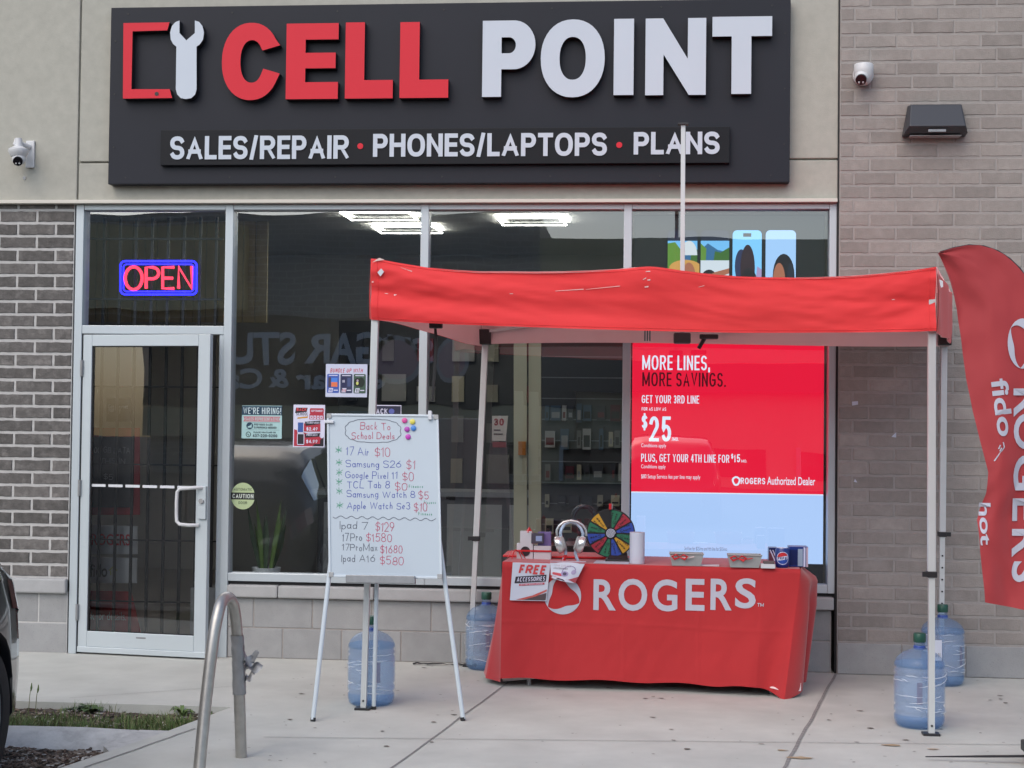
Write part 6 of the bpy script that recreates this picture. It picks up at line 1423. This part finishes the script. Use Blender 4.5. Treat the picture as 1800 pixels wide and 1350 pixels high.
# dark display wall with hanging packs
DY = 1.6
x0, z0 = fz(955, 1010, DY); x1, z1 = fz(1102, 620, DY)
dw = thing('display_wall', 'dark slatted display wall behind the third window', 'display wall', ((x0+x1)/2, DY, 0)); MB().box(x0-.05, x1+.35, DY, DY+.04, 0, z1+.6).build('panel', 'slat', dw)
for k in range(14): MB().box(x0-.05, x1+.35, DY-.006, DY-.001, .5+k*.16, .508+k*.16).build('slat_rail', 'tape', dw)
RW, OD = ('top', 'second', 'middle', 'fourth', 'lowest'), ('first', 'second', 'third', 'fourth', 'fifth', 'sixth', 'seventh', 'eighth', 'ninth', 'tenth', 'eleventh', 'twelfth', 'thirteenth', 'fourteenth')
pc = [(150, 145, 130), (120, 118, 115), (170, 168, 165), (90, 30, 45), (60, 62, 70), (140, 60, 70), (180, 172, 150), (70, 90, 110)]
for r_, (py, hh) in enumerate(((726, 34), (772, 36), (830, 30), (880, 22), (925, 26))):
    px = 958; nk = 0
    while px < 1096:
        wd = random.choice((8, 10, 15, 18)); hgt = hh*random.uniform(.7, 1.05); a_ = fz(px, py+hgt/2, DY-.04); b_ = fz(px+wd, py-hgt/2, DY-.04)
        t = thing('accessory_pack', OD[nk]+' hanging pack from the beige curtain in the '+RW[r_]+' row of the display wall', 'accessory pack', ((a_[0]+b_[0])/2, DY-.05, a_[1]), 'accessory packs on the display wall')
        MB().box(a_[0], b_[0], DY-.06, DY-.02, a_[1], b_[1]).build('pack', ink(*random.choice(pc)), t); MB().box(a_[0]+.008, b_[0]-.008, DY-.0612, DY-.06, a_[1]+.02, b_[1]-.05).build('window_print', ink(*random.choice(((30, 30, 34), (60, 58, 62), (110, 40, 50), (150, 150, 150)))), t)
        nk += 1; px += wd+random.choice((2, 5, 9, 14))
# low cabinets, a second display and a plant for depth
CB = thing('counter', 'long dark counter in the middle of the shop', 'counter', (-.9, 2.2, 0)); MB().box(-1.75, .3, 2.1, 2.6, 0, 1.0).build('cabinet', 'slat', CB); MB().box(-1.8, .35, 2.05, 2.65, 1.0, 1.04).build('counter_top', 'tape', CB)
for k in range(4): MB().box(-1.7+k*.5, -1.26+k*.5, 2.09, 2.1, .08, .94).build('cabinet_door', 'grey_bin', CB)
DWx = thing('display_wall', 'dark display wall with merchandise at the back of the shop', 'display wall', (-.9, 5, 0)); MB().box(-2.2, 1.4, 5.0, 5.05, 0, 2.6).build('panel', 'slat', DWx)
for k in range(40):
    x_, z_ = -2.1+.35*(k % 10), 1.0+.4*(k//10); MB().box(x_, x_+random.uniform(.1, .25), 4.95, 4.99, z_, z_+random.uniform(.15, .3)).build('merchandise', ink(*random.choice(pc)), DWx)
pl = atY(468, 1000, .3); t = thing('snake_plant', 'tall snake plant behind the window left of the whiteboard', 'plant', (pl.x, .3, .55))
MB().lathe([(0, 0), (.08, 0), (.1, .14), (.09, .14), (.08, .13), (0, .13)], (pl.x, .3, .44), 20).build('pot', 'white', t, smooth=True)
for k in range(9):
    a_ = k*2.4; h_ = random.uniform(.28, .5); b_ = Vector((pl.x+.04*math.cos(a_), .3+.04*math.sin(a_), .56)); tip = b_+Vector((.10*math.cos(a_), .03*math.sin(a_), h_)); s_ = Vector((.018, 0, 0))
    md = b_.lerp(tip, .5)+Vector((.01*math.sin(k), 0, 0)); MB().add([b_-s_*.6, b_+s_*.6, md+s_, md-s_, tip], [(0, 1, 2, 3), (3, 2, 4)]).build('leaf', 'leaf2' if k % 2 else 'leafd', t)
MB().box(pl.x-.5, pl.x+.6, .2, .45, .0, .44).build('plant_ledge', 'grey_bin', t)

# ------------------------------------------------------------------ the shops across the car park (seen only as reflections in the glass)
OY = -33.0; VY = .12-OY
def rv(px, py): q = atY(px, py, VY); return q.x, q.z          # where the mirrored thing stands
ob = thing('opposite_shop', 'brick shops across the car park reflected in the window glass', 'building', (0, OY, 0))
bm = bpy.data.materials.new('far brick'); bm.use_nodes = True; nt = bm.node_tree; br_ = nt.nodes.new('ShaderNodeTexBrick'); geo = nt.nodes.new('ShaderNodeNewGeometry'); cx2 = nt.nodes.new('ShaderNodeSeparateXYZ'); co = nt.nodes.new('ShaderNodeCombineXYZ')
nt.links.new(geo.outputs['Position'], cx2.inputs[0]); nt.links.new(cx2.outputs[0], co.inputs[0]); nt.links.new(cx2.outputs[2], co.inputs[1]); nt.links.new(co.outputs[0], br_.inputs['Vector'])
br_.inputs['Color1'].default_value = (.30, .30, .29, 1); br_.inputs['Color2'].default_value = (.20, .20, .195, 1); br_.inputs['Mortar'].default_value = (.45, .45, .44, 1); br_.inputs['Scale'].default_value = 1; br_.inputs['Brick Width'].default_value = .42; br_.inputs['Row Height'].default_value = .17; br_.inputs['Mortar Size'].default_value = .02
nt.links.new(br_.outputs[0], nt.nodes['Principled BSDF'].inputs['Base Color']); nt.nodes['Principled BSDF'].inputs['Roughness'].default_value = .9
M['farbrick'] = bm; M['tan'] = mat('tan stucco', (.62, .55, .36), .9, var=.15, vscale=1); M['fascia'] = mat('dark fascia', (.022, .022, .024), .5)
xr, _ = rv(948, 500); xl, _ = rv(-400, 500); xtan, _ = rv(500, 500)
MB().box(xl, xr, OY-6, OY, ROAD, 7.6).build('brick_front', 'farbrick', ob)
MB().box(xl-2, rv(440, 500)[0], OY-.1, OY+.35, rv(300, 545)[1], 7.2).build('tan_bay', 'tan', ob)
zs0, zs1 = rv(600, 712)[1], rv(600, 560)[1]
MB().box(xl, xr+1, OY, OY+.5, zs0, zs1).build('fascia', 'fascia', ob); MB().box(xl, xr+1, OY, OY+.45, zs0-1.0, zs0-.02).build('lintel_band', 'tan', ob)
MB().box(xr, xr+26, OY-5, OY+.0, ROAD, rv(1050, 418)[1]).build('low_wing', 'tan', ob); MB().box(xr, xr+26, OY+.01, OY+.6, 2.6, 3.7).build('low_fascia', 'fascia', ob)
def mirr(body, px0, px1, py0, py1, m_, off):      # real letters face the street, so the glass shows them reversed
    (a_, z0_), (b_, z1_) = rv(px0, py1), rv(px1, py0); o_ = Panel(lambda u, v, l: Vector((u, OY+.5+l, v)), lift=.02); o_.face(body, b_, z0_, a_, z1_, m_, off); return o_.mb.build('lettering', None, ob, fix=False)
gl_ = ink(215, 218, 225)
mirr('SUGAR STU', 415, 765, 592, 640, gl_, .03); mirr('ert Bar & Ca', 412, 690, 648, 682, gl_, .03)
for px, rx, ry in ((708, 45, 45), (797, 30, 45)):
    c_ = rv(px, 635); k = VY/FPX*1.28; o_ = Panel(lambda u, v, l: Vector((u, OY+.5+l, v)), lift=.02); o_.oval(c_[0], c_[1], rx*k, ry*k, ink(190, 188, 194)); o_.oval(c_[0], c_[1], rx*k*.8, ry*k*.8, ink(205, 165, 172)); o_.mb.build('round_emblem', None, ob, fix=False)
for k in range(9):
    x_ = xl+3+k*3.4; MB().box(x_, x_+2.4, OY+.05, OY+.06, .2, zs0-1.2).build('shop_window', 'tint', ob); MB().box(x_-.12, x_, OY, OY+.12, .0, zs0-1.1).build('window_post', 'alu', ob)
for px in (905, 930, 462, 478): 
    x_, _ = rv(px, 600); MB().box(x_, x_+.25, OY+.5, OY+.62, .2, zs0+.4 if px > 800 else zs0-1).build('post', 'beige', ob)
# two more parked cars further back in the car park, copies of the first
def cartree(o, parent=None):
    c_ = o.copy(); COL.objects.link(c_); c_.parent = parent
    for ch in o.children: cartree(ch, c_)
    return c_
for k, (dx, dy, rz, lab) in enumerate(((4.2, -13.5, 0, 'dark car parked farther back, seen only mirrored in the window'), (8.4, -14.2, math.pi, 'dark car parked near the opposite shops, seen only mirrored in the window'))):
    c_ = cartree(car); c_.location = car.location+Vector((dx, dy, 0)); c_.rotation_euler.z = rz; c_['label'] = lab
